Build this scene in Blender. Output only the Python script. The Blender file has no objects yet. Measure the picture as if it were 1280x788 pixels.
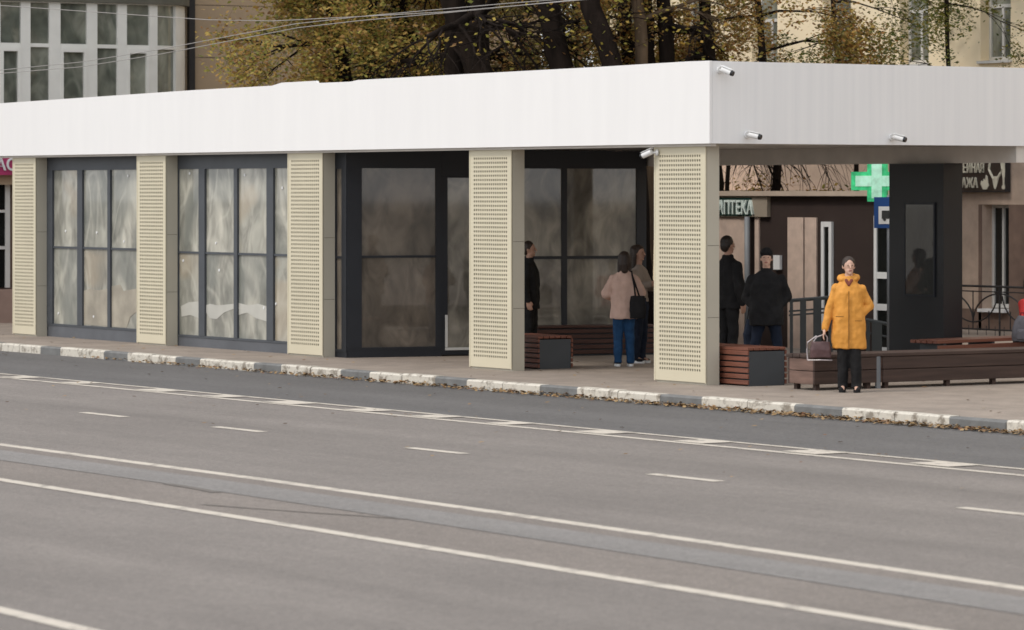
import bpy, bmesh, math, random
import numpy as np
from mathutils import Vector, Matrix, noise

C = bpy.context.scene.collection
SC = bpy.context.scene
R_ = math.radians
random.seed(7)

# ------------------------------------------------------------------ camera, sky, sun, exposure
TH = math.atan2(3090, 4800)                      # angle between the street and the view direction
FX, FY, RX, RY = -math.cos(TH), math.sin(TH), math.sin(TH), math.cos(TH)
CAMX, CAMY, CAMZ, FOC = 39.854, -28.593, 2.48, 4800.0
cd = bpy.data.cameras.new('camera'); cam = bpy.data.objects.new('camera', cd); C.objects.link(cam)
cam.location = (CAMX, CAMY, CAMZ)
cam.rotation_euler = (math.pi/2, 0, math.atan2(-FX, FY))
cd.sensor_width = 36; cd.lens = 135; cd.shift_y = -0.1211
cd.clip_start = 0.5; cd.clip_end = 3000
cd.dof.use_dof = True; cd.dof.focus_distance = 50.5; cd.dof.aperture_fstop = 3.4
SC.camera = cam

SUN = Vector((-0.06, -0.62, 0.78)).normalized()
w = bpy.data.worlds.new('World'); SC.world = w; w.use_nodes = True
wn = w.node_tree.nodes; wl = w.node_tree.links
bg = wn['Background']
sky = wn.new('ShaderNodeTexSky'); sky.sky_type = 'NISHITA'; sky.sun_disc = False
sky.sun_elevation = math.asin(SUN.z); sky.sun_rotation = math.atan2(SUN.x, SUN.y)
sky.dust_density = 1.5; sky.air_density = 1.0; sky.ozone_density = 1.0
hs = wn.new('ShaderNodeHueSaturation'); hs.inputs['Saturation'].default_value = 0.6
wl.new(sky.outputs[0], hs.inputs['Color'])
veil = wn.new('ShaderNodeMix'); veil.data_type = 'RGBA'; veil.inputs['Factor'].default_value = 0.65      # thin bright cloud over the sky
veil.inputs['B'].default_value = (5.95, 6.0, 6.12, 1); wl.new(hs.outputs[0], veil.inputs['A']); wl.new(veil.outputs['Result'], bg.inputs['Color'])
bg.inputs['Strength'].default_value = 0.12
ld = bpy.data.lights.new('sun', 'SUN'); lo = bpy.data.objects.new('sun', ld); C.objects.link(lo)
ld.energy = 0.75; ld.angle = R_(10); ld.color = (1.0, 0.93, 0.84)
lo.rotation_euler = (-SUN).to_track_quat('-Z', 'Y').to_euler()
vs = SC.view_settings
vs.view_transform = 'Standard'; vs.look = 'None'; vs.gamma = 1; vs.exposure = 0.94; vs.use_curve_mapping = False
SC.cycles.filter_width = 1.6

# ------------------------------------------------------------------ planning helpers (photo pixel -> a point on a real plane)
def ray(px):
    a = (px-640)/FOC
    return FX+a*RX, FY+a*RY
def W(px, Z):
    r = ray(px); return CAMX+Z*r[0], CAMY+Z*r[1]
def onY(px, py, y):
    r = ray(px); Z = (y-CAMY)/r[1]
    return CAMX+Z*r[0], CAMZ-(py-239)*Z/FOC, Z
def onX(px, py, x):
    r = ray(px); Z = (x-CAMX)/r[0]
    return CAMY+Z*r[1], CAMZ-(py-239)*Z/FOC, Z
def zat(py, Z): return CAMZ-(py-239)*Z/FOC
def XY(px, y): return onY(px, 239, y)[0]

# ------------------------------------------------------------------ materials
def mat(name, col, rough=0.7, var=0.12, scale=3.0, bump=0.0, bscale=60.0, spec=0.4, metal=0.0, stretch=(1, 1, 1), coat=0.0, emit=None, dirt=None):
    m = bpy.data.materials.new(name); m.use_nodes = True
    n = m.node_tree.nodes; l = m.node_tree.links; b = n['Principled BSDF']
    b.inputs['Roughness'].default_value = rough
    b.inputs['Specular IOR Level'].default_value = spec
    b.inputs['Metallic'].default_value = metal
    b.inputs['Coat Weight'].default_value = coat
    tc = n.new('ShaderNodeTexCoord'); mp = n.new('ShaderNodeMapping'); mp.inputs['Scale'].default_value = stretch
    l.new(tc.outputs['Object'], mp.inputs['Vector'])
    nz = n.new('ShaderNodeTexNoise'); nz.inputs['Scale'].default_value = scale; nz.inputs['Detail'].default_value = 6
    l.new(mp.outputs[0], nz.inputs['Vector'])
    cr = n.new('ShaderNodeValToRGB')
    cr.color_ramp.elements[0].position = 0.3; cr.color_ramp.elements[1].position = 0.7
    c2 = dirt or col
    cr.color_ramp.elements[0].color = tuple(min(1, c*(1-var)) for c in c2)+(1,)
    cr.color_ramp.elements[1].color = tuple(min(1, c*(1+var)) for c in col)+(1,)
    l.new(nz.outputs['Fac'], cr.inputs[0]); l.new(cr.outputs[0], b.inputs['Base Color'])
    if bump > 0:
        nb = n.new('ShaderNodeTexNoise'); nb.inputs['Scale'].default_value = bscale; nb.inputs['Detail'].default_value = 4
        l.new(mp.outputs[0], nb.inputs['Vector'])
        bu = n.new('ShaderNodeBump'); bu.inputs['Strength'].default_value = bump; bu.inputs['Distance'].default_value = 0.02
        l.new(nb.outputs['Fac'], bu.inputs['Height']); l.new(bu.outputs[0], b.inputs['Normal'])
    if emit:
        b.inputs['Emission Color'].default_value = tuple(col)+(1,); b.inputs['Emission Strength'].default_value = emit
    return m

def asphalt(name, col, track=0.16, seed=0.0):
    m = bpy.data.materials.new(name); m.use_nodes = True
    n = m.node_tree.nodes; l = m.node_tree.links; b = n['Principled BSDF']
    b.inputs['Roughness'].default_value = 0.85; b.inputs['Specular IOR Level'].default_value = 0.3
    tc = n.new('ShaderNodeTexCoord')
    def nz(scale, st, det=5):
        mp = n.new('ShaderNodeMapping'); mp.inputs['Scale'].default_value = st; mp.inputs['Location'].default_value = (seed, seed*2, 0)
        l.new(tc.outputs['Object'], mp.inputs['Vector'])
        t = n.new('ShaderNodeTexNoise'); t.inputs['Scale'].default_value = scale; t.inputs['Detail'].default_value = det
        l.new(mp.outputs[0], t.inputs['Vector']); return t.outputs['Fac']
    def rng(v, a, b2):
        r = n.new('ShaderNodeMapRange'); r.inputs['From Min'].default_value = 0.3; r.inputs['From Max'].default_value = 0.7
        r.inputs['To Min'].default_value = a; r.inputs['To Max'].default_value = b2; l.new(v, r.inputs['Value']); return r.outputs[0]
    def mul(a, c):
        x = n.new('ShaderNodeMath'); x.operation = 'MULTIPLY'; l.new(a, x.inputs[0]); l.new(c, x.inputs[1]); return x.outputs[0]
    v = mul(rng(nz(0.9, (0.06, 1.0, 1)), 1-track, 1+track), rng(nz(0.35, (1, 1, 1)), 0.94, 1.07))
    v = mul(v, rng(nz(5, (0.25, 1, 1), 6), 0.96, 1.05))
    v = mul(v, rng(nz(22, (1, 1, 1), 6), 0.86, 1.15))
    v = mul(v, rng(nz(90, (1, 1, 1), 3), 0.72, 1.30))
    mx = n.new('ShaderNodeMix'); mx.data_type = 'RGBA'; mx.blend_type = 'MULTIPLY'; mx.inputs['Factor'].default_value = 1
    mx.inputs['A'].default_value = tuple(col)+(1,); l.new(v, mx.inputs['B']); l.new(mx.outputs['Result'], b.inputs['Base Color'])
    bu = n.new('ShaderNodeBump'); bu.inputs['Strength'].default_value = 0.5; bu.inputs['Distance'].default_value = 0.01
    l.new(nz(90, (1, 1, 1)), bu.inputs['Height']); l.new(bu.outputs[0], b.inputs['Normal'])
    return m

def chipped(name, paint, under, amount=0.5, scale=6.0, rough=0.7):
    """paint worn off in patches: two real colours with a noisy edge between"""
    m = bpy.data.materials.new(name); m.use_nodes = True
    n = m.node_tree.nodes; l = m.node_tree.links; b = n['Principled BSDF']; b.inputs['Roughness'].default_value = rough
    tc = n.new('ShaderNodeTexCoord')
    t = n.new('ShaderNodeTexNoise'); t.inputs['Scale'].default_value = scale; t.inputs['Detail'].default_value = 9; t.inputs['Roughness'].default_value = 0.7
    l.new(tc.outputs['Object'], t.inputs['Vector'])
    cr = n.new('ShaderNodeValToRGB'); cr.color_ramp.elements[0].position = amount-0.04; cr.color_ramp.elements[1].position = amount+0.05
    cr.color_ramp.elements[0].color = tuple(under)+(1,); cr.color_ramp.elements[1].color = tuple(paint)+(1,)
    l.new(t.outputs['Fac'], cr.inputs[0])
    t2 = n.new('ShaderNodeTexNoise'); t2.inputs['Scale'].default_value = 25; t2.inputs['Detail'].default_value = 5; l.new(tc.outputs['Object'], t2.inputs['Vector'])
    r = n.new('ShaderNodeMapRange'); r.inputs['To Min'].default_value = 0.8; r.inputs['To Max'].default_value = 1.1; l.new(t2.outputs['Fac'], r.inputs['Value'])
    mx = n.new('ShaderNodeMix'); mx.data_type = 'RGBA'; mx.blend_type = 'MULTIPLY'; mx.inputs['Factor'].default_value = 1
    l.new(cr.outputs[0], mx.inputs['A']); l.new(r.outputs[0], mx.inputs['B']); l.new(mx.outputs['Result'], b.inputs['Base Color'])
    return m

def film(name, light, dark, rough=0.25, seed=0.0, contrast=0.5, coat=0.6, bump=0.25, tint=None, crease=0.45, cs=1.1):
    """protective film or paper behind glass: fold shading and crease highlights painted into the colour and a glossy coat"""
    m = bpy.data.materials.new(name); m.use_nodes = True
    n = m.node_tree.nodes; l = m.node_tree.links; b = n['Principled BSDF']
    b.inputs['Roughness'].default_value = 0.4; b.inputs['Coat Weight'].default_value = coat; b.inputs['Coat Roughness'].default_value = 0.03
    b.inputs['Specular IOR Level'].default_value = 0.3; b.inputs['Coat IOR'].default_value = 1.75
    tc = n.new('ShaderNodeTexCoord')
    def nz(scale, st, det, dist, rot, off=0):
        mp = n.new('ShaderNodeMapping'); mp.inputs['Scale'].default_value = st; mp.inputs['Location'].default_value = (seed+off, 0, seed*1.3); mp.inputs['Rotation'].default_value = (0, rot, 0)
        l.new(tc.outputs['Object'], mp.inputs['Vector'])
        t = n.new('ShaderNodeTexNoise'); t.inputs['Scale'].default_value = scale; t.inputs['Detail'].default_value = det; t.inputs['Distortion'].default_value = dist
        l.new(mp.outputs[0], t.inputs['Vector']); return t.outputs['Fac']
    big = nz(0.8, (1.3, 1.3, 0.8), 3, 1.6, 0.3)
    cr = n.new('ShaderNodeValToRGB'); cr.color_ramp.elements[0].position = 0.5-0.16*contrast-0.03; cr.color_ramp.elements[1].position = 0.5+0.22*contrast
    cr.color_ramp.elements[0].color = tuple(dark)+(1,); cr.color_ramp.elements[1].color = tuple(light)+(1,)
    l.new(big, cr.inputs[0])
    # light and dark of diagonal folds, multiplied into the colour
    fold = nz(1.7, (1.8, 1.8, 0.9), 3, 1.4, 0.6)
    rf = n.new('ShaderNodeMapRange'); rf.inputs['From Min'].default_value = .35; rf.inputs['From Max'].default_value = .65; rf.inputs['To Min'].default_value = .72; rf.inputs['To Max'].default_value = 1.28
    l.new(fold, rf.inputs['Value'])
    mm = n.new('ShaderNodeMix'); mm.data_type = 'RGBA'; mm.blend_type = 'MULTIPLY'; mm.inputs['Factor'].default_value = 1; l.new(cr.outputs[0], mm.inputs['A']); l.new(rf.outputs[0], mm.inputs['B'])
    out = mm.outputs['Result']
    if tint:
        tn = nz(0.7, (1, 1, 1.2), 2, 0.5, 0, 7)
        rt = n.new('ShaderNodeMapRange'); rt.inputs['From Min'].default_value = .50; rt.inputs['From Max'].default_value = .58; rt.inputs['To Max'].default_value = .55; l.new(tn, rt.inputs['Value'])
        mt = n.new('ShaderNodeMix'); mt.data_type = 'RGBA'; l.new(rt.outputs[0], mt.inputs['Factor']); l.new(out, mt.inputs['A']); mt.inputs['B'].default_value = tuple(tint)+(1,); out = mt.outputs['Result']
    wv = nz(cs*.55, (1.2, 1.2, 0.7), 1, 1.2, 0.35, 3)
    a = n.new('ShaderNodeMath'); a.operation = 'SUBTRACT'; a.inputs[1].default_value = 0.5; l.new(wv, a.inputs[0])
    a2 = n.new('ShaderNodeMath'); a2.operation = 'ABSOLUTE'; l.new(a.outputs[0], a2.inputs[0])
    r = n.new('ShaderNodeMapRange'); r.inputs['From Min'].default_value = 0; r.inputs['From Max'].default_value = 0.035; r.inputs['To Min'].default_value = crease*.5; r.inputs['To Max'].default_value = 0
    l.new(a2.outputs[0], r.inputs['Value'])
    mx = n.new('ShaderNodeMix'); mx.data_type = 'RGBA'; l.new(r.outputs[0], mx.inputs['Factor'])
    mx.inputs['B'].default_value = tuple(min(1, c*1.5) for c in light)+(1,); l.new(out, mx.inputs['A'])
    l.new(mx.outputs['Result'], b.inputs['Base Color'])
    bu = n.new('ShaderNodeBump'); bu.inputs['Strength'].default_value = bump; bu.inputs['Distance'].default_value = 0.05
    l.new(fold, bu.inputs['Height']); l.new(bu.outputs[0], b.inputs['Normal'])
    return m

def leafmat(name, cols, trans=0.42):
    k_ = 1.0 if name == 'litter' else 1.45
    cols = [tuple(min(.6, c*k_) for c in q) for q in cols]
    m = bpy.data.materials.new(name); m.use_nodes = True
    n = m.node_tree.nodes; l = m.node_tree.links; b = n['Principled BSDF']
    b.inputs['Roughness'].default_value = 0.6; b.inputs['Specular IOR Level'].default_value = 0.25
    g = n.new('ShaderNodeNewGeometry'); cr = n.new('ShaderNodeValToRGB'); cr.color_ramp.interpolation = 'LINEAR'
    while len(cr.color_ramp.elements) < len(cols): cr.color_ramp.elements.new(0.5)
    for i, c in enumerate(cols):
        cr.color_ramp.elements[i].position = i/(len(cols)-1); cr.color_ramp.elements[i].color = tuple(c)+(1,)
    tc = n.new('ShaderNodeTexCoord'); cn = n.new('ShaderNodeTexNoise'); cn.inputs['Scale'].default_value = 1.6; cn.inputs['Detail'].default_value = 3; l.new(tc.outputs['Object'], cn.inputs['Vector'])
    ca = n.new('ShaderNodeMapRange'); ca.inputs['From Min'].default_value = .3; ca.inputs['From Max'].default_value = .7; ca.inputs['To Min'].default_value = -.3; ca.inputs['To Max'].default_value = .3; l.new(cn.outputs['Fac'], ca.inputs['Value'])
    cadd = n.new('ShaderNodeMath'); cadd.operation = 'ADD'; cadd.use_clamp = True; l.new(g.outputs['Random Per Island'], cadd.inputs[0]); l.new(ca.outputs[0], cadd.inputs[1])
    l.new(cadd.outputs[0], cr.inputs[0]); l.new(cr.outputs[0], b.inputs['Base Color'])
    tr = n.new('ShaderNodeBsdfTranslucent'); l.new(cr.outputs[0], tr.inputs['Color'])
    mx = n.new('ShaderNodeMixShader'); mx.inputs[0].default_value = trans
    l.new(b.outputs[0], mx.inputs[1]); l.new(tr.outputs[0], mx.inputs[2]); l.new(mx.outputs[0], n['Material Output'].inputs['Surface'])
    return m

def paving(name, col, bx=0.3, by=0.15):
    m = bpy.data.materials.new(name); m.use_nodes = True
    n = m.node_tree.nodes; l = m.node_tree.links; b = n['Principled BSDF']; b.inputs['Roughness'].default_value = 0.85
    tc = n.new('ShaderNodeTexCoord')
    br = n.new('ShaderNodeTexBrick'); br.inputs['Scale'].default_value = 1.0; br.inputs['Brick Width'].default_value = bx; br.inputs['Row Height'].default_value = by
    br.inputs['Mortar Size'].default_value = 0.006; br.inputs['Color1'].default_value = tuple(c*0.93 for c in col)+(1,)
    br.inputs['Color2'].default_value = tuple(c*1.06 for c in col)+(1,); br.inputs['Mortar'].default_value = tuple(c*0.72 for c in col)+(1,)
    l.new(tc.outputs['Object'], br.inputs['Vector'])
    t = n.new('ShaderNodeTexNoise'); t.inputs['Scale'].default_value = 1.3; t.inputs['Detail'].default_value = 8; l.new(tc.outputs['Object'], t.inputs['Vector'])
    r = n.new('ShaderNodeMapRange'); r.inputs['From Min'].default_value = .3; r.inputs['From Max'].default_value = .7; r.inputs['To Min'].default_value = .85; r.inputs['To Max'].default_value = 1.12
    l.new(t.outputs['Fac'], r.inputs['Value'])
    t3 = n.new('ShaderNodeTexNoise'); t3.inputs['Scale'].default_value = 40; t3.inputs['Detail'].default_value = 4; l.new(tc.outputs['Object'], t3.inputs['Vector'])
    r3 = n.new('ShaderNodeMapRange'); r3.inputs['From Min'].default_value = .3; r3.inputs['From Max'].default_value = .7; r3.inputs['To Min'].default_value = .88; r3.inputs['To Max'].default_value = 1.1
    l.new(t3.outputs['Fac'], r3.inputs['Value'])
    mu = n.new('ShaderNodeMath'); mu.operation = 'MULTIPLY'; l.new(r.outputs[0], mu.inputs[0]); l.new(r3.outputs[0], mu.inputs[1])
    mx = n.new('ShaderNodeMix'); mx.data_type = 'RGBA'; mx.blend_type = 'MULTIPLY'; mx.inputs['Factor'].default_value = 1
    l.new(br.outputs[0], mx.inputs['A']); l.new(mu.outputs[0], mx.inputs['B']); l.new(mx.outputs['Result'], b.inputs['Base Color'])
    return m

M = {}
M['asphalt'] = asphalt('asphalt', (0.180, 0.160, 0.143), 0.13)
M['bay_asphalt'] = asphalt('bay_asphalt', (0.112, 0.106, 0.101), 0.10, 5)
M['strip_blue'] = asphalt('sealed_strip', (0.196, 0.184, 0.172), 0.12, 9)
M['strip_brown'] = asphalt('median_asphalt', (0.182, 0.158, 0.138), 0.06, 3)
M['crack'] = mat('crack', (0.13, 0.115, 0.10), 0.9)
M['paint'] = chipped('road_paint', (0.54, 0.485, 0.405), (0.30, 0.265, 0.225), 0.42, 5)
M['kerb_white'] = chipped('kerb_paint', (0.60, 0.56, 0.48), (0.26, 0.225, 0.18), 0.452, 5.0)
M['kerb_grey'] = mat('kerb_concrete', (0.16, 0.16, 0.155), 0.9, 0.2, 5, 0.3, 60)
M['paving'] = paving('paving', (0.272, 0.225, 0.184))
M['ground'] = mat('ground', (0.16, 0.14, 0.11), 0.95, 0.2, 1.0)
M['fascia'] = mat('fascia_white', (0.80, 0.787, 0.77), 0.38, 0.008, 4.0, 0, stretch=(1, 1, 0.15), spec=0.3, dirt=(0.785, 0.772, 0.757))
M['fascia_side'] = mat('fascia_streaked', (0.80, 0.79, 0.775), 0.38, 0.022, 9.0, 0, stretch=(1, 1, 0.03), spec=0.3, dirt=(0.775, 0.768, 0.76))
M['soffit'] = mat('soffit_metal', (0.70, 0.66, 0.61), 0.12, 0.1, 2.0, spec=0.7, metal=0.25)
M['beam'] = mat('beam_metal', (0.60, 0.56, 0.51), 0.55, 0.08)
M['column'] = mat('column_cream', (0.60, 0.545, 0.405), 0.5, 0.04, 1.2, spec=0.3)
M['column_side'] = mat('column_cream_shaded', (0.46, 0.425, 0.345), 0.5, 0.05, 1.2, spec=0.3)  # column cream with the shade of the side faces put into the colour
M['hole'] = mat('dark_hole_backing', (0.06, 0.052, 0.04), 0.9)
M['joint'] = mat('joint', (0.12, 0.11, 0.09), 0.9)
M['frame'] = mat('frame_slate', (0.060, 0.066, 0.075), 0.5, 0.1)
M['frame_dark'] = mat('frame_dark', (0.016, 0.018, 0.023), 0.45, 0.1)
M['base_panel'] = mat('base_panel', (0.10, 0.105, 0.115), 0.6, 0.15, 2)
M['dark_panel'] = mat('dark_panel', (0.014, 0.0145, 0.016), 0.4, 0.1)
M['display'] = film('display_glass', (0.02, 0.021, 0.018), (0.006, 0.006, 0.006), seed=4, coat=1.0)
M['white'] = mat('white_plastic', (0.72, 0.72, 0.71), 0.4, 0.04)
M['white_frame'] = mat('white_window_frame', (0.60, 0.59, 0.56), 0.45, 0.05)
M['bay_frame'] = mat('bay_frame', (0.70, 0.69, 0.64), 0.5, 0.05)
M['lens'] = mat('lens', (0.01, 0.01, 0.01), 0.15, spec=0.6)
M['slat'] = mat('slat_red_brown', (0.17, 0.062, 0.038), 0.5, 0.3, 2, stretch=(0.6, 0.6, 12), bump=0.2)
M['slat_long'] = mat('slat_dark_red', (0.062, 0.024, 0.017), 0.5, 0.3, 2, stretch=(0.6, 0.6, 12), bump=0.2)
M['plank'] = mat('plank_brown', (0.058, 0.035, 0.027), 0.7, 0.3, 2, stretch=(1, 0.5, 9), bump=0.3)
M['plank_worn'] = mat('plank_worn', (0.17, 0.105, 0.082), 0.8, 0.3, 2, stretch=(1, 0.5, 9), bump=0.3)
M['end_panel'] = mat('end_panel_grey', (0.055, 0.060, 0.065), 0.6, 0.08)
M['rail'] = mat('rail_grey', (0.05, 0.055, 0.055), 0.5, 0.1)
M['pole'] = mat('pole_galvanised', (0.20, 0.21, 0.22), 0.5, 0.1)
M['iron'] = mat('iron_black', (0.022, 0.020, 0.020), 0.6, 0.1)
M['plaster'] = mat('plaster_cream', (0.85, 0.72, 0.50), 0.9, 0.06, 0.8, 0.1, 40)
M['plaster_pink'] = mat('plaster_pink', (0.78, 0.58, 0.45), 0.9, 0.08, 1.4)
M['tile_tan'] = mat('tile_tan', (0.48, 0.365, 0.285), 0.7, 0.12, 5, 0.1)
M['tile_brown'] = mat('tile_brown', (0.165, 0.11, 0.085), 0.7, 0.14, 5, 0.1)
M['tile_beige'] = mat('tile_beige', (0.56, 0.43, 0.35), 0.7, 0.12, 6, 0.1)
M['ledge'] = mat('ledge', (0.45, 0.36, 0.28), 0.8, 0.1)
M['band'] = mat('band_beige', (0.30, 0.25, 0.19), 0.8, 0.1)
M['cladding'] = mat('cladding_brown', (0.37, 0.275, 0.18), 0.8, 0.07, 1)
M['plinth'] = mat('plinth_pink_stone', (0.33, 0.23, 0.19), 0.8, 0.1, 4)
M['cornice'] = mat('cornice', (0.10, 0.095, 0.075), 0.8, 0.15)
M['dark_brown'] = mat('dark_brown', (0.035, 0.022, 0.018), 0.7, 0.1)
M['glass'] = film('glass_painted_reflections', (0.23, 0.235, 0.19), (0.09, 0.10, 0.08), seed=2, coat=0.7, bump=0.03)  # pale cloudy tones stand for reflections, painted into the pane colour
M['glass_dark'] = mat('dark_glass', (0.012, 0.013, 0.012), 0.06, 0.3, 1.5, spec=0.5)
M['sign_dark'] = mat('sign_dark', (0.045, 0.030, 0.022), 0.6)
M['sign_letter'] = mat('sign_letter', (0.66, 0.62, 0.50), 0.5)
M['sign_green'] = mat('pharmacy_letters', (0.66, 0.74, 0.68), 0.4)
M['magenta'] = mat('magenta', (0.40, 0.04, 0.13), 0.5)
M['green_screen'] = mat('green_screen', (0.05, 0.55, 0.22), 0.5, 0.5, 9, emit=0.08)
M['mint'] = mat('mint_screen', (0.45, 0.85, 0.62), 0.5, 0.3, 9, emit=0.08)
M['blue_sign'] = mat('blue_sign', (0.012, 0.06, 0.22), 0.4)
M['bark'] = mat('bark', (0.014, 0.010, 0.008), 0.95, 0.5, 5, 1.0, 14, spec=0.08, stretch=(1, 1, 0.25))
M['bark_brown'] = mat('bark_brown', (0.10, 0.07, 0.045), 0.95, 0.4, 6, 0.8, 16, spec=0.1, stretch=(1, 1, 0.3))
M['leaf_olive'] = leafmat('leaf_olive', [(0.07, 0.08, 0.015), (0.17, 0.16, 0.03), (0.25, 0.20, 0.04), (0.30, 0.19, 0.04), (0.11, 0.06, 0.025)])
M['leaf_rust'] = leafmat('leaf_rust', [(0.13, 0.065, 0.022), (0.24, 0.12, 0.035), (0.32, 0.22, 0.06), (0.20, 0.17, 0.045), (0.09, 0.06, 0.025)])
M['leaf_gold'] = leafmat('leaf_gold', [(0.10, 0.11, 0.03), (0.20, 0.18, 0.04), (0.30, 0.22, 0.06), (0.26, 0.16, 0.045), (0.15, 0.08, 0.03)])
M['leaf_green'] = leafmat('leaf_green', [(0.03, 0.045, 0.012), (0.06, 0.075, 0.018), (0.10, 0.10, 0.02), (0.13, 0.10, 0.025)])
M['leaf_far'] = leafmat('leaf_far', [(0.12, 0.11, 0.045), (0.25, 0.22, 0.08), (0.22, 0.16, 0.08), (0.12, 0.12, 0.04), (0.10, 0.06, 0.03)])
M['litter'] = leafmat('litter', [(0.07, 0.04, 0.02), (0.20, 0.12, 0.05), (0.36, 0.24, 0.11), (0.16, 0.07, 0.03)], 0.05)
M['wire'] = mat('wire', (0.30, 0.28, 0.26), 0.5)
M['skin'] = mat('skin', (0.56, 0.35, 0.26), 0.55, 0.06, 8)
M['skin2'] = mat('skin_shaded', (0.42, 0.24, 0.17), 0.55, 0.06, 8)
M['hair'] = mat('hair_dark', (0.018, 0.012, 0.009), 0.5, 0.3, 30, 0.4, 80, stretch=(1, 1, 0.15))
M['hair_brown'] = mat('hair_brown', (0.030, 0.018, 0.012), 0.5, 0.3, 30, 0.4, 80, stretch=(1, 1, 0.15))
M['black_cloth'] = mat('black_cloth', (0.017, 0.0165, 0.017), 0.9, 0.3, 6, 0.4, 20, spec=0.15)
M['navy'] = mat('navy_jeans', (0.014, 0.019, 0.032), 0.9, 0.3, 7, 0.3, 30, spec=0.15)
M['jeans'] = mat('blue_jeans', (0.020, 0.060, 0.135), 0.9, 0.25, 7, 0.3, 30, spec=0.15)
M['yellow'] = mat('yellow_coat', (0.62, 0.275, 0.048), 0.65, 0.12, 5, 0.7, 11, spec=0.3)
M['yellow_seam'] = mat('coat_seam', (0.22, 0.10, 0.015), 0.8)
M['pink'] = mat('pink_fleece', (0.60, 0.42, 0.345), 0.95, 0.07, 6, 0.5, 16, spec=0.1)
M['white_cloth'] = mat('white_cloth', (0.27, 0.225, 0.19), 0.9, 0.08, 6, 0.3, 20)
M['red'] = mat('red_jacket', (0.60, 0.04, 0.035), 0.7, 0.1, 6, 0.3, 15)
M['grey_cloth'] = mat('grey_cloth', (0.10, 0.095, 0.105), 0.9, 0.15, 6, 0.4, 18)
M['bag_brown'] = mat('bag_brown', (0.085, 0.045, 0.045), 0.5, 0.3, 6, 0.2, 20)
M['clear'] = mat('pale_plastic', (0.38, 0.34, 0.34), 0.3, 0.2, 10)
M['lip'] = mat('lip', (0.32, 0.11, 0.09), 0.5)
M['eye'] = mat('eye', (0.02, 0.015, 0.012), 0.2)
M['scarf'] = mat('scarf_red_brown', (0.20, 0.055, 0.035), 0.9)
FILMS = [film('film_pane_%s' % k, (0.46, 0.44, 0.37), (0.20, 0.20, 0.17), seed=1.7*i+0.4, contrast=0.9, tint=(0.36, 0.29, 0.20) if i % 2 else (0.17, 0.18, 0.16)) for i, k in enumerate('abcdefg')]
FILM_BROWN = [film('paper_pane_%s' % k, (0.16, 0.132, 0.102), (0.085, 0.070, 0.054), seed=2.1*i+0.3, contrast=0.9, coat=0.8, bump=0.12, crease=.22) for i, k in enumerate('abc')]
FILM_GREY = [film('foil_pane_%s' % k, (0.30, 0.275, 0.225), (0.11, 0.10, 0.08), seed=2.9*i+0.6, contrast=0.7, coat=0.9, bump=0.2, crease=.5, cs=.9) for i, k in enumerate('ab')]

# ------------------------------------------------------------------ mesh helpers
class MB:
    def __init__(s, xf=None): s.v = []; s.f = []; s.mi = []; s.xf = xf; s.m = 0
    def add(s, vs_, fs):
        b = len(s.v)
        for p in vs_: s.v.append(tuple(s.xf @ Vector(p)) if s.xf else tuple(p))
        for f in fs: s.f.append([b+i for i in f]); s.mi.append(s.m)
    def box(s, x0, x1, y0, y1, z0, z1):
        if x0 > x1: x0, x1 = x1, x0
        if y0 > y1: y0, y1 = y1, y0
        if z0 > z1: z0, z1 = z1, z0
        s.add([(x0,y0,z0),(x1,y0,z0),(x1,y1,z0),(x0,y1,z0),(x0,y0,z1),(x1,y0,z1),(x1,y1,z1),(x0,y1,z1)],
              [(3,2,1,0),(4,5,6,7),(0,1,5,4),(1,2,6,5),(2,3,7,6),(3,0,4,7)])
    def quad(s, a, b, c, d): s.add([a,b,c,d], [(0,1,2,3)])
    def tube(s, pts, rad, seg=8, cap=True):
        pts = [Vector(p) for p in pts]
        if not isinstance(rad, (list, tuple)): rad = [rad]*len(pts)
        rings = []
        for i, p in enumerate(pts):
            d = (pts[min(i+1, len(pts)-1)]-pts[max(i-1, 0)])
            if d.length < 1e-6: d = Vector((0,0,1))
            d.normalize(); a = Vector((0,0,1)) if abs(d.z) < 0.9 else Vector((1,0,0))
            u = d.cross(a).normalized(); v = d.cross(u)
            rings.append([p+rad[i]*(math.cos(2*math.pi*k/seg)*u+math.sin(2*math.pi*k/seg)*v) for k in range(seg)])
        fs = []
        for i in range(len(pts)-1):
            for k in range(seg):
                fs.append((i*seg+k, i*seg+(k+1) % seg, (i+1)*seg+(k+1) % seg, (i+1)*seg+k))
        if cap:
            fs.append(tuple(range(seg))); fs.append(tuple((len(pts)-1)*seg+k for k in reversed(range(seg))))
        s.add([q for r in rings for q in r], fs)
    def cyl(s, p0, p1, r0, r1=None, seg=12): s.tube([p0, p1], [r0, r1 if r1 is not None else r0], seg)
    def prism(s, poly, y0, y1):            # polygon in x,z extruded along y
        n = len(poly)
        s.add([(p[0], y0, p[1]) for p in poly]+[(p[0], y1, p[1]) for p in poly],
              [tuple(range(n)), tuple(n+k for k in reversed(range(n)))]+[(k, (k+1) % n, n+(k+1) % n, n+k) for k in range(n)])
    def build(s, name, m, parent=None, bevel=0, smooth=False):
        me = bpy.data.meshes.new(name); me.from_pydata(s.v, [], s.f)
        for mm in (m if isinstance(m, list) else [m]): me.materials.append(mm)
        if isinstance(m, list): me.polygons.foreach_set('material_index', s.mi)
        bm = bmesh.new(); bm.from_mesh(me); bmesh.ops.recalc_face_normals(bm, faces=bm.faces); bm.to_mesh(me); bm.free()
        if smooth: me.polygons.foreach_set('use_smooth', [True]*len(me.polygons))
        me.update()
        o = bpy.data.objects.new(name, me); C.objects.link(o)
        if parent: o.parent = parent
        if bevel:
            b = o.modifiers.new('bevel', 'BEVEL'); b.width = bevel; b.segments = 2; b.limit_method = 'ANGLE'
        return o
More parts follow.
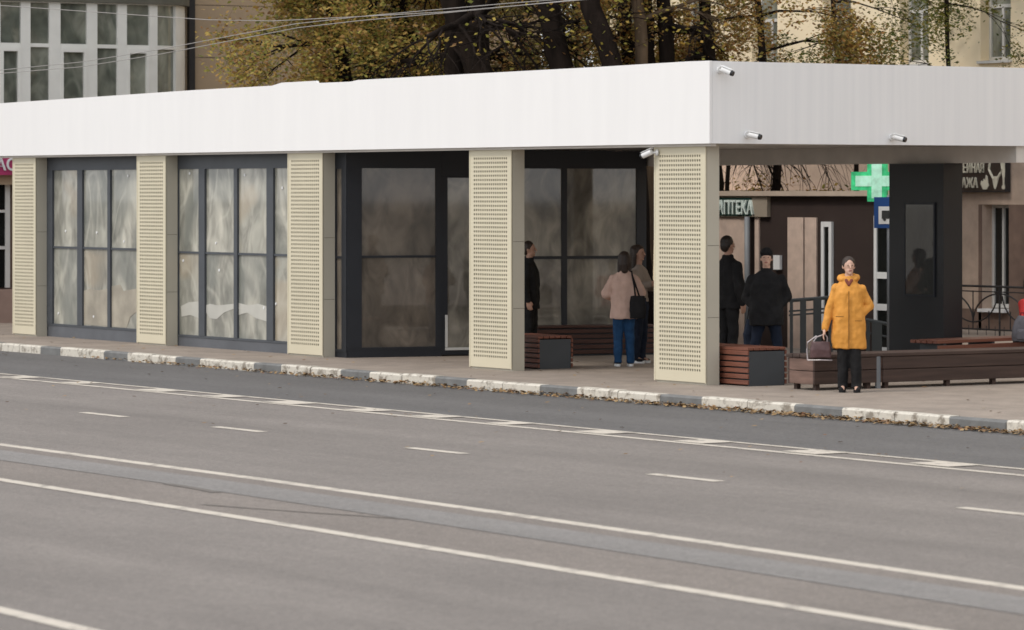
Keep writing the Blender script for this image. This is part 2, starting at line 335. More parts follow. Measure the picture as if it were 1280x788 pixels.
def thing(name, label, cat, loc=(0,0,0), rz=0, group=None):
    o = bpy.data.objects.new(name, None); C.objects.link(o); o.location = loc; o.rotation_euler = (0,0,rz)
    return tag(o, label, cat, group)
def tag(o, label, cat, group=None):
    o['label'] = label; o['category'] = cat
    if group: o['group'] = group
    return o
def struct(o, kind='structure'): o['kind'] = kind; return o
def text(body, size, mat_, parent, loc, rot, name='letters', ext=0.015, sx=1.0, align='LEFT', bold=0.0):
    c = bpy.data.curves.new(name, 'FONT'); c.body = body; c.size = size; c.extrude = ext; c.align_x = align; c.offset = bold
    t = bpy.data.objects.new(name, c); C.objects.link(t)
    me = bpy.data.meshes.new_from_object(t.evaluated_get(bpy.context.evaluated_depsgraph_get()))
    bpy.data.objects.remove(t); me.materials.clear(); me.materials.append(mat_)
    o = bpy.data.objects.new(name, me); C.objects.link(o); o.parent = parent; o.location = loc; o.rotation_euler = rot; o.scale = (sx, 1, 1)
    return o

# ------------------------------------------------------------------ ground, road, markings
def sheet(name, x0, x1, y0, y1, z, m):
    b = MB(); b.quad((x0,y0,z),(x1,y0,z),(x1,y1,z),(x0,y1,z)); return struct(b.build(name, m))
KY = -1.80
sheet('ground', -900, 900, -900, 900, -0.30, M['ground'])
b = MB(); b.box(-300, 120, -45, KY+0.02, -0.28, -0.12); struct(b.build('road', M['asphalt']))
b = MB(); b.box(-120, 60, KY+0.15, 60, -0.27, 0.0); struct(b.build('pavement', M['paving']))
sheet('bus_bay', -120, 60, -5.1, KY+0.01, -0.1165, M['bay_asphalt'])
def strip(name, pts0, pts1, z, m):
    b = MB()
    for (a, c, d, e) in zip(pts0[:-1], pts0[1:], pts1[1:], pts1[:-1]):
        b.quad((a[0],a[1],z),(c[0],c[1],z),(d[0],d[1],z),(e[0],e[1],z))
    return struct(b.build(name, m))
def offs(pts, d): return [(p[0], p[1]+d) for p in pts]
S1 = [(-120,-11.3),(-20,-11.62),(4.0,-11.70),(9.4,-11.76),(13.9,-11.90),(17.6,-12.05),(20.6,-12.2),(40,-13.1)]
S2 = [(-120,-13.1),(-20,-13.5),(8.3,-13.76),(13.2,-13.88),(17.3,-14.02),(22.1,-14.2),(40,-15.0)]
strip('median_strip', offs(S1, -0.08), [(p[0], p[1]+0.08) for p in [(-120,-13.1),(-20,-13.5),(4.0,-13.72),(9.4,-13.79),(13.9,-13.92),(17.6,-14.04),(20.6,-14.15),(40,-15.0)]], -0.1165, M['strip_brown'])
strip('sealed_strip', offs(S1, -0.36), offs(S1, -0.98), -0.1130, M['strip_blue'])
strip('road_line', offs(S1, 0.075), offs(S1, -0.075), -0.1160, M['paint'])
strip('road_line', offs(S2, 0.075), offs(S2, -0.075), -0.1160, M['paint'])
S3 = [(-120,-17.5),(0,-18.1),(18.1,-18.37),(19.4,-18.42),(40,-19.0)]
strip('road_line', offs(S3, 0.075), offs(S3, -0.075), -0.1160, M['paint'])
strip('road_line', [(-120,-5.08),(0,-5.12),(30,-5.15)], [(-120,-5.17),(0,-5.22),(30,-5.25)], -0.1140, M['paint'])
strip('road_line', [(-120,-5.50),(0,-5.56),(30,-5.74)], [(-120,-5.62),(0,-5.68),(30,-5.86)], -0.1160, M['paint'])
db = MB()
for a, c in [(183,215),(265,290),(345,380),(445,475),(530,560),(625,650),(735,772),(860,897),(997,1040),(1155,1205)]:
    x0, x1 = XY(a, -5.4), XY(c, -5.4)
    db.quad((x0,-5.60,-0.1120),(x1,-5.60,-0.1120),(x1,-5.15,-0.1120),(x0,-5.15,-0.1120))
for k in range(1, 14):
    x0 = -5.4-1.85*k; db.quad((x0,-5.60,-0.1120),(x0+0.55,-5.60,-0.1120),(x0+0.55,-5.15,-0.1120),(x0,-5.15,-0.1120))
struct(db.build('road_marking', M['paint']))
db = MB()
dx = [-48.4,-44.4,-40.4,-36.4,-32.4,-28.4,-24.4,-20.4,-16.4,-12.4,-8.5,-4.5,-0.75,2.5,6.62,10.9,15.35,19.6]
for x0 in dx: db.quad((x0,-8.51,-0.1160),(x0+1.08,-8.51,-0.1160),(x0+1.08,-8.37,-0.1160),(x0,-8.37,-0.1160))
struct(db.build('lane_dashes', M['paint']))
db = MB()
pts = [(11.75,-13.55),(12.3,-13.40),(12.85,-13.22),(13.4,-13.02),(13.9,-12.86)]
for (a, c) in zip(pts[:-1], pts[1:]): db.quad((a[0],a[1]-.02,-.1125),(c[0],c[1]-.02,-.1125),(c[0],c[1]+.02,-.1125),(a[0],a[1]+.02,-.1125))
pts = [(9.6,-12.75),(10.2,-12.78),(10.7,-12.85)]
for (a, c) in zip(pts[:-1], pts[1:]): db.quad((a[0],a[1]-.05,-.1125),(c[0],c[1]-.05,-.1125),(c[0],c[1]+.05,-.1125),(a[0],a[1]+.05,-.1125))
struct(db.build('road_crack', M['crack']))

# kerb: stones laid one by one, two painted, one bare
kb = MB()
starts = [XY(p, KY) for p in (75,160,250,352,462,584,722,877,1053,1258)]
ends = [XY(p, KY) for p in (130,220,318,426,544,675,825,993,1187)]
xs = []
x = starts[0]-2.25
while x > -60: xs.append((x, x+1.55, 1)); xs.append((x-0.75, x, 0)); x -= 2.30
xs.append((starts[0]-0.75, starts[0], 0)); xs.append((starts[0]-2.25+1.5, starts[0]-0.75, 1)) if False else None
xs = [t for t in xs if t]
for i, s0 in enumerate(starts):
    e = ends[i] if i < len(ends) else s0+1.85
    xs.append((s0, e, 1))
    nx = starts[i+1] if i+1 < len(starts) else e+0.88
    xs.append((e, nx, 0))
x = xs[-1][1]
while x < 60: xs.append((x, x+1.85, 1)); xs.append((x+1.85, x+2.75, 0)); x += 2.75
for x0, x1, wht in xs:
    kb.m = 0 if wht else 1
    n = 2 if wht else 1
    for k in range(n):
        a = x0+(x1-x0)*k/n; c = x0+(x1-x0)*(k+1)/n-0.008
        j = random.uniform(-.008, .008); t = random.uniform(-.006, .006)
        y0, y1, z0, z1, bv = KY+j, KY+0.148, -0.2, 0.012+t, 0.02
        kb.add([(a,y0,z0),(c,y0,z0),(a,y0,z1-bv),(c,y0,z1-bv),(a,y0+bv,z1),(c,y0+bv,z1),(a,y1,z1),(c,y1,z1),(a,y1,z0),(c,y1,z0)],
               [(0,1,3,2),(2,3,5,4),(4,5,7,6),(6,7,9,8),(0,2,4,6,8),(1,9,7,5,3)])
struct(kb.build('kerb', [M['kerb_white'], M['kerb_grey']]))

# ------------------------------------------------------------------ pavilion
pav = thing('pavilion', 'long white roofed bus stop pavilion with cream perforated columns and dark glazed kiosk', 'pavilion')
XR, YF, YB, XL = 0.226, -0.10, 5.32, -21.6
prof = [(0,129.4),(240,113),(340,107.3),(352,103.6),(395,101.2),(396.5,104.0),(438,102.3),(447,100.3),(560,94),(740,84.3),(860,77),(887,76)]
top = [(XL, 3.97)]+[(onY(a, b_, YF)[0], onY(a, b_, YF)[1]) for a, b_ in prof]
top[-1] = (XR, top[-1][1])
b = MB(); b.prism([(XL, 3.084)]+top+[(XR, 3.084)], YF, YF+0.04); b.build('front_fascia', M['fascia'], pav)
zt = top[-1][1]
b = MB(); b.box(XR-0.04, XR, YF+0.043, YB, 3.084, zt-0.003); b.build('side_fascia', M['fascia_side'], pav)
b = MB(); b.box(XL, XR-0.043, YB-0.04, YB, 3.084, 3.95); b.build('rear_fascia', M['fascia'], pav)
b = MB(); b.box(XL, XL+0.04, YF+0.043, YB-0.043, 3.084, 3.95); b.build('left_fascia', M['fascia'], pav)
b = MB(); b.box(XL+.043, XR-.043, YF+.043, YB-.043, 3.88, 3.93); b.build('roof_deck', M['beam'], pav)
b = MB()
x = XL+.05
while x < XR-.1:
    x1 = min(x+1.2, XR-.045); b.box(x, x1-0.006, YF+.045, YB-.045, 3.098, 3.12); x = x1
b.build('soffit', M['soffit'], pav)
b = MB(); b.box(-8.75, XR-.05, 5.0, 5.2, 2.862, 3.096); b.build('rear_beam', M['beam'], pav)
b = MB(); b.box(XL+.05, XR-.05, YF+.06, YF+.14, 3.05, 3.097); b.build('edge_rail', M['beam'], pav)

cols = [(-20.46,-19.56),(-15.80,-14.80),(-10.83,-9.78),(-5.66,-4.58),(-1.141,0.0)]
for i, (x0, x1) in enumerate(cols):
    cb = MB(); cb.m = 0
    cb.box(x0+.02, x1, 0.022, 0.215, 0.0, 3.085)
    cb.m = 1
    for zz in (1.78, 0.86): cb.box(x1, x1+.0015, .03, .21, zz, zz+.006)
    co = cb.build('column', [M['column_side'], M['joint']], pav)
    back = MB(); back.box(x0+.03, x1-.03, 0.017, 0.0215, .1, 3.0); back.build('dark_hole_backing', M['hole'], co)  # dark sheet stands in for the shade inside the panel holes
    pb = MB()
    nx = (13, 13, 14, 16, 18)[i]; mx_ = 0.105*(x1-x0)/1.14; pitch = (x1-x0-2*mx_)/nx; hw = pitch*0.54
    rows = 47; pz = 0.0597; z0 = 0.155; hh = pz*0.50
    gx = [x0, x0+mx_]
    for k in range(nx): c0 = x0+mx_+pitch*(k+.5); gx += [c0-hw/2, c0+hw/2]
    gx += [x1-mx_, x1]
    gz = [0.03, 0.10]
    for k in range(rows): c0 = z0+pz*(k+.5); gz += [c0-hh/2, c0+hh/2]
    gz += [3.02, 3.08]
    nX, nZ = len(gx), len(gz)
    vv = [(X, yy, Z) for yy in (0.0, 0.012) for Z in gz for X in gx]
    ff = []
    idx = lambda l_, i_, j_: l_*nX*nZ+j_*nX+i_
    solid = lambda i_, j_: 0 <= i_ < nX-1 and 0 <= j_ < nZ-1 and not (i_ >= 2 and i_ <= 2*nx and i_ % 2 == 0 and j_ >= 2 and j_ <= 2*rows and j_ % 2 == 0)
    for j_ in range(nZ-1):
        for i_ in range(nX-1):
            if not solid(i_, j_): continue
            ff.append((idx(0,i_,j_), idx(0,i_+1,j_), idx(0,i_+1,j_+1), idx(0,i_,j_+1)))
            if not solid(i_-1, j_): ff.append((idx(0,i_,j_), idx(0,i_,j_+1), idx(1,i_,j_+1), idx(1,i_,j_)))
            if not solid(i_+1, j_): ff.append((idx(0,i_+1,j_), idx(1,i_+1,j_), idx(1,i_+1,j_+1), idx(0,i_+1,j_+1)))
            if not solid(i_, j_-1): ff.append((idx(0,i_,j_), idx(1,i_,j_), idx(1,i_+1,j_), idx(0,i_+1,j_)))
            if not solid(i_, j_+1): ff.append((idx(0,i_,j_+1), idx(0,i_+1,j_+1), idx(1,i_+1,j_+1), idx(1,i_,j_+1)))
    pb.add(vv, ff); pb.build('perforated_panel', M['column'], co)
    # folded edge returns
    eb = MB(); eb.box(x0-.004, x0+.02, -.004, .05, .02, 3.083); eb.box(x1-.012, x1+.003, -.004, .012, .02, 3.083); eb.build('edge_trim', M['column'], co)

# front wall of the kiosk, plane y = .22
WY = 0.222
def glazed(parent, xf, segs, ztop, zmid, zbot, posts, films, framem, zhead=3.09, dep=0.06, u0=None, u1=None, basem=None, midh=0.035):
    """segs: (u0,u1) panes; frame is everything around them"""
    f = MB(xf)
    us = sorted(segs)
    f.box(u0, u1, 0, dep, ztop, zhead)
    prev = u0
    for (a, c) in us:
        if a-prev > 0.001: f.box(prev, a, -0.012 if a-prev > 0.1 else 0.0, dep, zbot, ztop)
        prev = c
    if u1-prev > 0.001: f.box(prev, u1, 0, dep, zbot, ztop)
    for (a, c) in us: f.box(a, c, 0.004, dep, zmid-midh/2, zmid+midh/2)
    f.box(u0, u1, -0.004, dep, zbot-0.035, zbot)
    fr = f.build('window', framem, parent)
    g = MB(xf); g.box(u0, u1, 0.006, dep, 0.0, zbot-0.035); g.build('base_panel', basem or M['base_panel'], fr)
    k = 0
    for (a, c) in us:
        for (z0, z1) in ((zbot, zmid-midh/2), (zmid+midh/2, ztop)):
            p = MB(xf); p.box(a, c, 0.026, 0.034, z0, z1); p.build('pane', films[(k*3+(0 if z0 == zbot else 1)) % len(films)], fr)
        k += 1
    return fr
I4 = Matrix.Translation((0, WY, 0))
glazed(pav, I4, [(-19.35,-18.40),(-18.21,-17.28),(-17.18,-16.24)], 2.83, 1.525, 0.225, None, FILMS, M['frame'], u0=-19.56, u1=-15.80)
glazed(pav, I4, [(-14.80,-14.08),(-13.88,-12.92),(-12.81,-11.87),(-11.66,-10.86)], 2.83, 1.50, 0.185, None, FILMS[3:]+FILMS[:3], M['frame'], u0=-14.80, u1=-10.83)
glazed(pav, I4, [(-9.775,-9.60)], 2.81, 1.49, 0.12, None, FILM_BROWN, M['frame_dark'], u0=-9.78, u1=-9.46, basem=M['frame_dark'])
# loose sheets of paper and cloth lying against the inside of the glass
M['sheet_beige'] = mat('sheet_beige', (0.34, 0.305, 0.24), 0.5, 0.22, 3, 0.3, 8, coat=0.6)
M['sheet_white'] = mat('sheet_white', (0.47, 0.46, 0.41), 0.5, 0.08, 3, 0.3, 8, coat=0.6)
def paper(pts, m, lo=.0205):
    b = MB(); q = [onY(a, c, WY+.02) for a, c in pts]; b.prism([(v[0], v[1]) for v in q], WY+lo, WY+.0255); b.build('loose_sheet', m, pav)
paper([(103.5,364),(112,361.5),(124,363),(134.5,361),(134.5,408),(118,407),(103.5,406)], M['sheet_beige'])
paper([(139,358),(150,356),(154,364),(170.5,361),(170.5,390),(163,396),(158,410),(139,408.5)], M['sheet_beige'])
paper([(257,382),(262,380),(272,382),(292.5,380),(292.5,386),(280,391),(271,399),(262,398),(257,390)], M['sheet_white'])
paper([(298,379),(310,382),(322,380),(333.5,383),(333.5,402),(320,398),(309,391),(298,394)], M['sheet_white'])
paper([(226,383),(236,378),(248.5,377),(248.5,398),(238,394),(227,396)], M['sheet_white'])
# wall strips behind the columns and the closed sides of the kiosk
b = MB(); b.box(-20.46,-19.563,WY,WY+.05,0,3.09); b.box(-15.797,-14.803,WY,WY+.05,0,3.09); b.box(-10.827,-9.783,WY,WY+.05,0,3.09)
b.box(-20.46,-20.40,WY+.053,5.0,0,3.09); b.box(-20.397,-8.75,4.97,5.0,0,3.09); b.build('kiosk_wall', M['frame'], pav)
# slanted end wall of the kiosk
C0 = Vector((-9.46, WY+.01, 0)); C1x = XY(808, 4.95); C1 = Vector((C1x, 4.95, 0))
du = (C1-C0); EL = du.length; ang = math.atan2(du.y, du.x)
EW = Matrix.Translation(C0) @ Matrix.Rotation(ang, 4, 'Z')
def U(px):                                  # pixel column -> distance along the slanted wall
    r = ray(px); d = du.normalized()
    # solve CAM + t r = C0 + u d
    det = r[0]*(-d.y)-r[1]*(-d.x)
    bx, by = C0.x-CAMX, C0.y-CAMY
    return (r[0]*by-r[1]*bx)/det
glazed(pav, EW, [(U(452),U(545))], 2.82, 1.50, 0.15, None, FILM_BROWN[1:], M['frame_dark'], u0=0.0, u1=U(552), basem=M['frame_dark'], dep=0.06)
glazed(pav, EW, [(U(651),U(702.5)),(U(709),U(796))], 2.82, 1.47, 0.15, None, FILM_GREY, M['frame_dark'], u0=U(640), u1=EL, basem=M['frame_dark'], midh=0.045)
# glazed door in the slanted wall
dr = MB(EW); a0, a1 = U(552), U(640)
dr.box(a0+.003, a0+.10, 0.012, .055, 0.02, 2.70); dr.box(a1-.10, a1-.003, 0.012, .055, 0.02, 2.70)
dr.box(a0+.103, a1-.103, .012, .055, 2.68, 2.70); dr.box(a0+.103, a1-.103, .012, .055, .02, .09); dr.box(a0+.003, a1-.003, 0.0, .06, 2.703, 3.09)
door = dr.build('door', M['frame_dark'], pav)
b = MB(EW); b.box(a0+.105, a1-.105, .026, .034, .13, 2.678); b.build('pane', FILM_GREY[1], door)
b = MB(EW); b.box(a0+.06, a1-.103, .004, .011, .09, .13); b.box(a0+.06, a0+.10, .004, .011, .135, .62); b.build('kick_strip', M['white_frame'], door)
b = MB(EW); b.tube([(a1-.06,-.05,.95),(a1-.06,-.05,1.35)], .014); b.box(a1-.07,a1-.05,-.05,.012,.96,.98); b.box(a1-.07,a1-.05,-.05,.012,1.32,1.34); b.build('handle', M['pole'], door)
# dark rear column that carries the roof
x0, x1 = XY(1120, 4.98), XY(1188, 4.98)
b = MB(); b.box(x0, x1, 4.86, 5.19, 0, 2.86); rc = b.build('dark_column', M['dark_panel'], pav)
z1_, z0_ = onY(1150, 256, 4.86)[1], onY(1150, 368, 4.86)[1]
b = MB(); xa, xb = XY(1133, 4.86), XY(1168, 4.86); b.box(xa, xb, 4.842, 4.858, z0_, z1_); b.build('display_case', M['display'], rc)
b = MB(); b.box(xa-.03,xa-.003,4.835,4.857,z0_-.03,z1_+.03); b.box(xb+.003,xb+.03,4.835,4.857,z0_-.03,z1_+.03); b.box(xa,xb,4.835,4.857,z1_+.003,z1_+.03); b.box(xa,xb,4.835,4.857,z0_-.03,z0_-.003); b.build('display_frame', M['frame_dark'], rc)

# white fixing dots on the glass film
dots = [(82,289),(121,291),(155,302),(73,392),(117,396),(101,297),(160,220),(306,219),(237,217),(270,304),(274,338),(345,380),(353,235),(229,326),(330,385)]
for px, py in dots:
    db = MB()
    x_, z_, _ = onY(px, py, WY+.02); db.cyl((x_, WY+.015, z_), (x_, WY+.024, z_), .022, seg=10); db.build('film_fixing', M['white'], pav)

# ------------------------------------------------------------------ bullet cameras
def cctv(label, at, normal, look):
    t = thing('security_camera', label, 'security camera', at, 0, 'white bullet cameras on the roof edge and column'); t.scale = (.82, .82, .82)
    n = Vector(normal).normalized(); l_ = Vector(look).normalized()
    b = MB(); b.cyl((0,0,0), tuple(n*.03), .055, .05, 16); b.tube([n*.03, n*.10, n*.12+l_*.03], .018, 8); b.build('mount', M['white'], t, smooth=False)
    s0 = n*.13-l_*.04
    b = MB(); b.tube([s0, s0+l_*.02, s0+l_*.17, s0+l_*.18], [.038,.047,.047,.046], 16); b.build('camera_body', M['white'], t)
    b = MB(); b.tube([s0+l_*.178, s0+l_*.215], [.047,.040], 16); b.build('lens', M['lens'], t)
    b = MB(); q = Vector((0,0,.05)); sd = l_.cross(Vector((0,0,1))).normalized()*.045
    p = [s0-l_*.01+q-sd, s0-l_*.01+q+sd, s0+l_*.20+q+sd, s0+l_*.20+q-sd]; b.add([tuple(k) for k in p]+[tuple(k+Vector((0,0,.008))) for k in p], [(0,1,2,3),(7,6,5,4),(0,4,5,1),(1,5,6,2),(2,6,7,3),(3,7,4,0)]); b.build('sunshade', M['white'], t)
yy, zz, _ = onX(899, 88, XR); cctv('white bullet camera high at the corner of the white roof edge', (XR, yy, zz), (1,0,0), (1,.45,-.42))
yy, zz, _ = onX(933, 169, XR); cctv('white bullet camera low on the roof edge, close above the perforated corner column', (XR, yy, zz), (1,0,0), (1,.5,-.25))
yy, zz, _ = onX(1114, 172, XR); cctv('white bullet camera low on the roof edge above the dark rear column', (XR, yy, zz), (1,0,0), (1,.5,-.28))
cctv('white bullet camera fixed to the top of the perforated corner column', (-1.06, -.006, onY(822, 191, 0)[1]), (-.35,-1,0), (-.80,-.30,-.32))

# ------------------------------------------------------------------ benches
def slat_bench(label, L, D, H, loc, rz, m=M['slat'], n=6, group='slatted benches under the canopy', ends=True, slatted_front=True):
    """length along local -x from the end panel at x=0; front faces -y"""
    t = thing('slatted_bench', label, 'bench', loc, rz, group)
    if ends:
        for xx in (-.03, -L): 
            b = MB(); b.box(xx, xx+.03, .03, D-.03, .0, H-.05); b.build('end_panel', M['end_panel'], t, bevel=.004)
    b = MB(); b.box(-L+.04, -.04, .06, D-.06, .02, H-.06); b.build('core', M['end_panel'], t)
    sh = (H-.04)/n
    for k in range(n):
        b = MB(); z = .02+k*sh
        b.box(-L-.01, .012, 0, .024, z, z+sh*.74); b.build('slat', m, t, bevel=.004)
        b = MB(); b.box(-L-.01, .012, D-.024, D, z, z+sh*.74); b.build('slat', m, t, bevel=.004)
    k = int(D/.09)
    for q in range(k):
        b = MB(); y0 = q*D/k; b.box(-L-.01, .012, y0, y0+D/k*.8, H-.035, H); b.build('seat_slat', m, t, bevel=.004)
    return t
slat_bench('short slatted bench with grey end panel beside the second perforated column from the right', 1.0, .58, .46, (-4.86, .62, 0), 0)
slat_bench('short slatted bench with grey end panel behind the rightmost perforated column', 1.45, .62, .49, (.50, .29, 0), 0)
# long bench along the slanted wall (front faces +x)
ux = U(640)
p0 = EW @ Vector((U(655), -.58, 0)); 
lb = thing('slatted_bench', 'long dark slatted bench along the kiosk glass behind the two women', 'bench', p0, ang, 'slatted benches under the canopy')
Lb = EL-U(655)
for k in range(5):
    b = MB(); b.box(0, Lb, 0, .024, .03+k*.078, .03+k*.078+.058); b.build('slat', M['slat_long'], lb, bevel=.004)
for q in range(5):
    b = MB(); b.box(0, Lb, q*.105, q*.105+.085, .42, .45); b.build('seat_slat', M['slat_long'], lb, bevel=.004)
b = MB(); b.box(.05, Lb-.05, .05, .5, .0, .41); b.build('core', M['end_panel'], lb)
# wooden bench at the right, in front of the dark column
wx, wy = W(1145, 51.9)
wb = thing('wooden_bench', 'reddish wooden bench in front of the dark rear column with a grey backpack on it', 'bench', (wx, wy-.1, 0), R_(90)+R_(10), None)
for q in range(5):
    b = MB(); b.box(0, 2.3, -q*.10, -q*.10-.08, .43, .475); b.build('plank', M['slat'], wb, bevel=.005)
for k in range(3):
    b = MB(); b.box(0, 2.3, -.50, -.475, .10+k*.11, .10+k*.11+.085); b.build('plank', M['slat'], wb, bevel=.005)
for xx in (.15, 1.15, 2.1):
    b = MB(); b.box(xx, xx+.06, -.46, -.04, 0, .43); b.build('leg', M['end_panel'], wb)
# dark brown plank boxes right of the pavilion
def plank_box(label, x0, x1, y0, y1, H):
    t = thing('plank_bench', label, 'bench', (x0, y0, 0), 0, 'dark brown plank benches on the pavement')
    L, D = y1-y0, x1-x0
    zs = [(.075,.235),(.243,.395)]
    for (a, c) in zs:
        b = MB(); b.box(D-.03, D, 0, L, a, c); b.build('plank', M['plank'], t, bevel=.006)
        b = MB(); b.box(0, .03, 0, L, a, c); b.build('plank', M['plank'], t, bevel=.006)
        b = MB(); b.box(.032, D-.032, 0.0, .03, a, c); b.build('end_board', M['plank_worn'], t, bevel=.006)
        b = MB(); b.box(.032, D-.032, L-.03, L, a, c); b.build('end_board', M['plank'], t, bevel=.006)
    for k in range(4):
        w_ = (D+.04)/4; b = MB(); b.box(-.02+k*w_, -.02+(k+1)*w_-.012, -.02, L+.01, .40, .445); b.build('seat_board', M['plank'], t, bevel=.008)
    for (xx, yy_) in ((.05,.06),(D-.11,.06),(.05,L-.12),(D-.11,L-.12)):
        b = MB(); b.box(xx, xx+.06, yy_, yy_+.06, 0, .40); b.build('leg', M['plank'], t)
    if L > 1.5:
        for yy_ in (L*.36, L*.62):
            b = MB(); b.box(D-.10, D-.035, yy_, yy_+.06, 0, .075); b.build('leg', M['plank'], t)
    return t
BX1 = 1.80; BX0 = 1.25
yA = onX(1018, 0, BX1)[0]; yB = onX(1096, 0, BX1)[0]; yC = onX(1103, 0, BX1)[0]
plank_box('dark brown plank bench behind the person in the yellow coat', BX0, BX1, yA, yB, .45)
plank_box('long dark brown plank bench running off the right edge of the photo', BX0+.02, BX1+.02, yC, yC+2.9, .46)
b = MB(); b.box(BX1-.05, BX1-.02, yB+.012, yC-.012, 0.0, .40); tag(b.build('metal_bracket', M['pole']), 'grey metal bracket standing between the two dark plank benches', 'bracket')

# ------------------------------------------------------------------ railings, sign pole, ornate fence
def handrail(label, p0, p1, zt0, zt1, posts, rails):
    t = thing('handrail', label, 'railing', (p0[0], p0[1], 0), math.atan2(p1[1]-p0[1], p1[0]-p0[0]), 'dark metal handrails behind the canopy')
    L = math.hypot(p1[0]-p0[0], p1[1]-p0[1])
    for (f, w_) in posts:
        u = f*L; z = zt0+(zt1-zt0)*f; b = MB(); b.box(u-w_/2, u+w_/2, -.025, .025, 0, z); b.build('post', M['rail'], t)
    b = MB(); b.tube([(0,0,zt0),(L,0,zt1)], .028, 8); b.build('top_rail', M['rail'], t)
    for dz, f0, f1 in rails:
        b = MB(); b.tube([(f0*L,0,zt0+(zt1-zt0)*f0-dz),(f1*L,0,zt0+(zt1-zt0)*f1-dz)], .014, 8); b.build('rail', M['rail'], t)
ZR = 57.5
handrail('dark metal handrail left of the person in the yellow coat', W(986, ZR), W(1040, ZR), zat(376, ZR), zat(372, ZR),
         [(.06,.045),(.33,.09),(.66,.12),(.97,.06)], [(.16,.0,1),(.22,.0,1)])
handrail('dark metal handrail right of the person in the yellow coat, beside the grey sign pole', W(1082, ZR), W(1113, ZR), zat(400, ZR), zat(406, ZR),
         [(.1,.05),(.45,.15)], [(.19,0,1)])
sp = thing('bus_stop_sign', 'blue bus stop sign on a grey pole beside the dark rear column', 'sign', W(1111.5, 57.0)+(0,), 0)
b = MB(); b.cyl((0,0,0),(0,0,2.42),.036); b.build('pole', M['pole'], sp, smooth=True)
face = math.atan2(-FY, -FX)-math.pi/2+math.pi
b = MB(); b.box(-.22,.22,-.045,-.035,1.93,2.39); sb = b.build('sign_plate', M['blue_sign'], sp); sb.rotation_euler = (0,0,R_(40))
b = MB(); b.box(-.15,.15,-.0505,-.046,1.99,2.25); wp = b.build('white_field', M['white'], sb)
b = MB(); b.box(-.10,.10,-.056,-.051,2.07,2.19); b.cyl((-.06,-.056,2.06),(-.06,-.051,2.06),.024); b.cyl((.06,-.056,2.06),(.06,-.051,2.06),.024)
b.build('bus_symbol', M['lens'], sb)

FYF = 14.0
fx0, fx1 = XY(1120, FYF), 26.0
ft = thing('ornate_fence', 'black wrought iron fence with curved bars in front of the brown tiled wall', 'fence', (fx0, FYF, 0))
zt_, z2_, zb_ = .84, .75, .10
Lf = fx1-fx0; npan = 28; pw = Lf/npan
for zz_, r_ in ((zt_, .022), (z2_, .012), (zb_, .016)):
    b = MB(); b.tube([(0,0,zz_),(Lf,0,zz_)], r_, 6); b.build('rail', M['iron'], ft)
for k in range(npan+1):
    b = MB(); b.tube([(k*pw,0,0),(k*pw,0,zt_+.02)], .018, 6); b.build('post', M['iron'], ft)
for k in range(npan):
    b = MB(); x0 = k*pw; n = 10
    for q in (.2, .5, .8): b.tube([(x0+q*pw,0,zb_),(x0+q*pw,0,z2_ if q == .5 else .42)], .012, 5)
    for s in (0, 1):
        pts = []
        for i in range(n+1):
            a = i/n*math.pi/2
            X = math.sin(a)*pw*.5; Zz = .72-(1-math.cos(a))*.5
            pts.append((x0+(X if s == 0 else pw-X), 0, Zz))
        b.tube(pts, .015, 5)
        pts = [(x0+(pw*.5+(pw*.45)*math.sin(i/n*1.5)) if s == 0 else x0+pw*.5-(pw*.45)*math.sin(i/n*1.5), 0, .22+.5*(1-math.cos(i/n*1.5))) for i in range(n+1)]
        b.tube(pts, .014, 5)
    for q in range(6): b.tube([(x0+(q+.5)*pw/6,0,0.0),(x0+(q+.5)*pw/6,0,zb_+.06)], .007, 4)
    b.build('scroll_panel', M['iron'], ft)

# ------------------------------------------------------------------ cream building behind
BY = 15.5
def wall(mb, x0, x1, z0, z1, y, openings, dep, rev=None):
    xs_ = sorted({x0, x1, *[v for o in openings for v in (o[0], o[1])]}); zs_ = sorted({z0, z1, *[v for o in openings for v in (o[2], o[3])]})
    for i in range(len(xs_)-1):
        for j in range(len(zs_)-1):
            cx, cz = (xs_[i]+xs_[i+1])/2, (zs_[j]+zs_[j+1])/2
            if any(o[0] < cx < o[1] and o[2] < cz < o[3] for o in openings): continue
            mb.quad((xs_[i],y,zs_[j]),(xs_[i+1],y,zs_[j]),(xs_[i+1],y,zs_[j+1]),(xs_[i],y,zs_[j+1]))
    for (a, c, d, e) in openings:
        mb.quad((a,y,d),(a,y,e),(a,y+dep,e),(a,y+dep,d)); mb.quad((c,y,d),(c,y+dep,d),(c,y+dep,e),(c,y,e))
        mb.quad((a,y,e),(c,y,e),(c,y+dep,e),(a,y+dep,e)); mb.quad((a,y,d),(a,y+dep,d),(c,y+dep,d),(c,y,d))
bl = thing('cream_building', 'cream plastered building with brown tiled shop floor behind the trees at the right', 'building', (0,0,0))
BXL, BXR = XY(742, BY), 30.0
wins = []
wx_ = XY(1125, BY)
k = -4
while k <= 20:
    a = wx_+k*2.29
    if a > BXL+.3 and a+.85 < BXR: wins.append((a, a+.83))
    k += 1
up = [(a, c, 4.80, 7.0) for a, c in wins]+[(a, c, 8.6, 10.8) for a, c in wins]
b = MB(); wall(b, BXL, BXR, 4.62, 12.5, BY, up, .28); b.build('upper_wall', M['plaster'], bl)
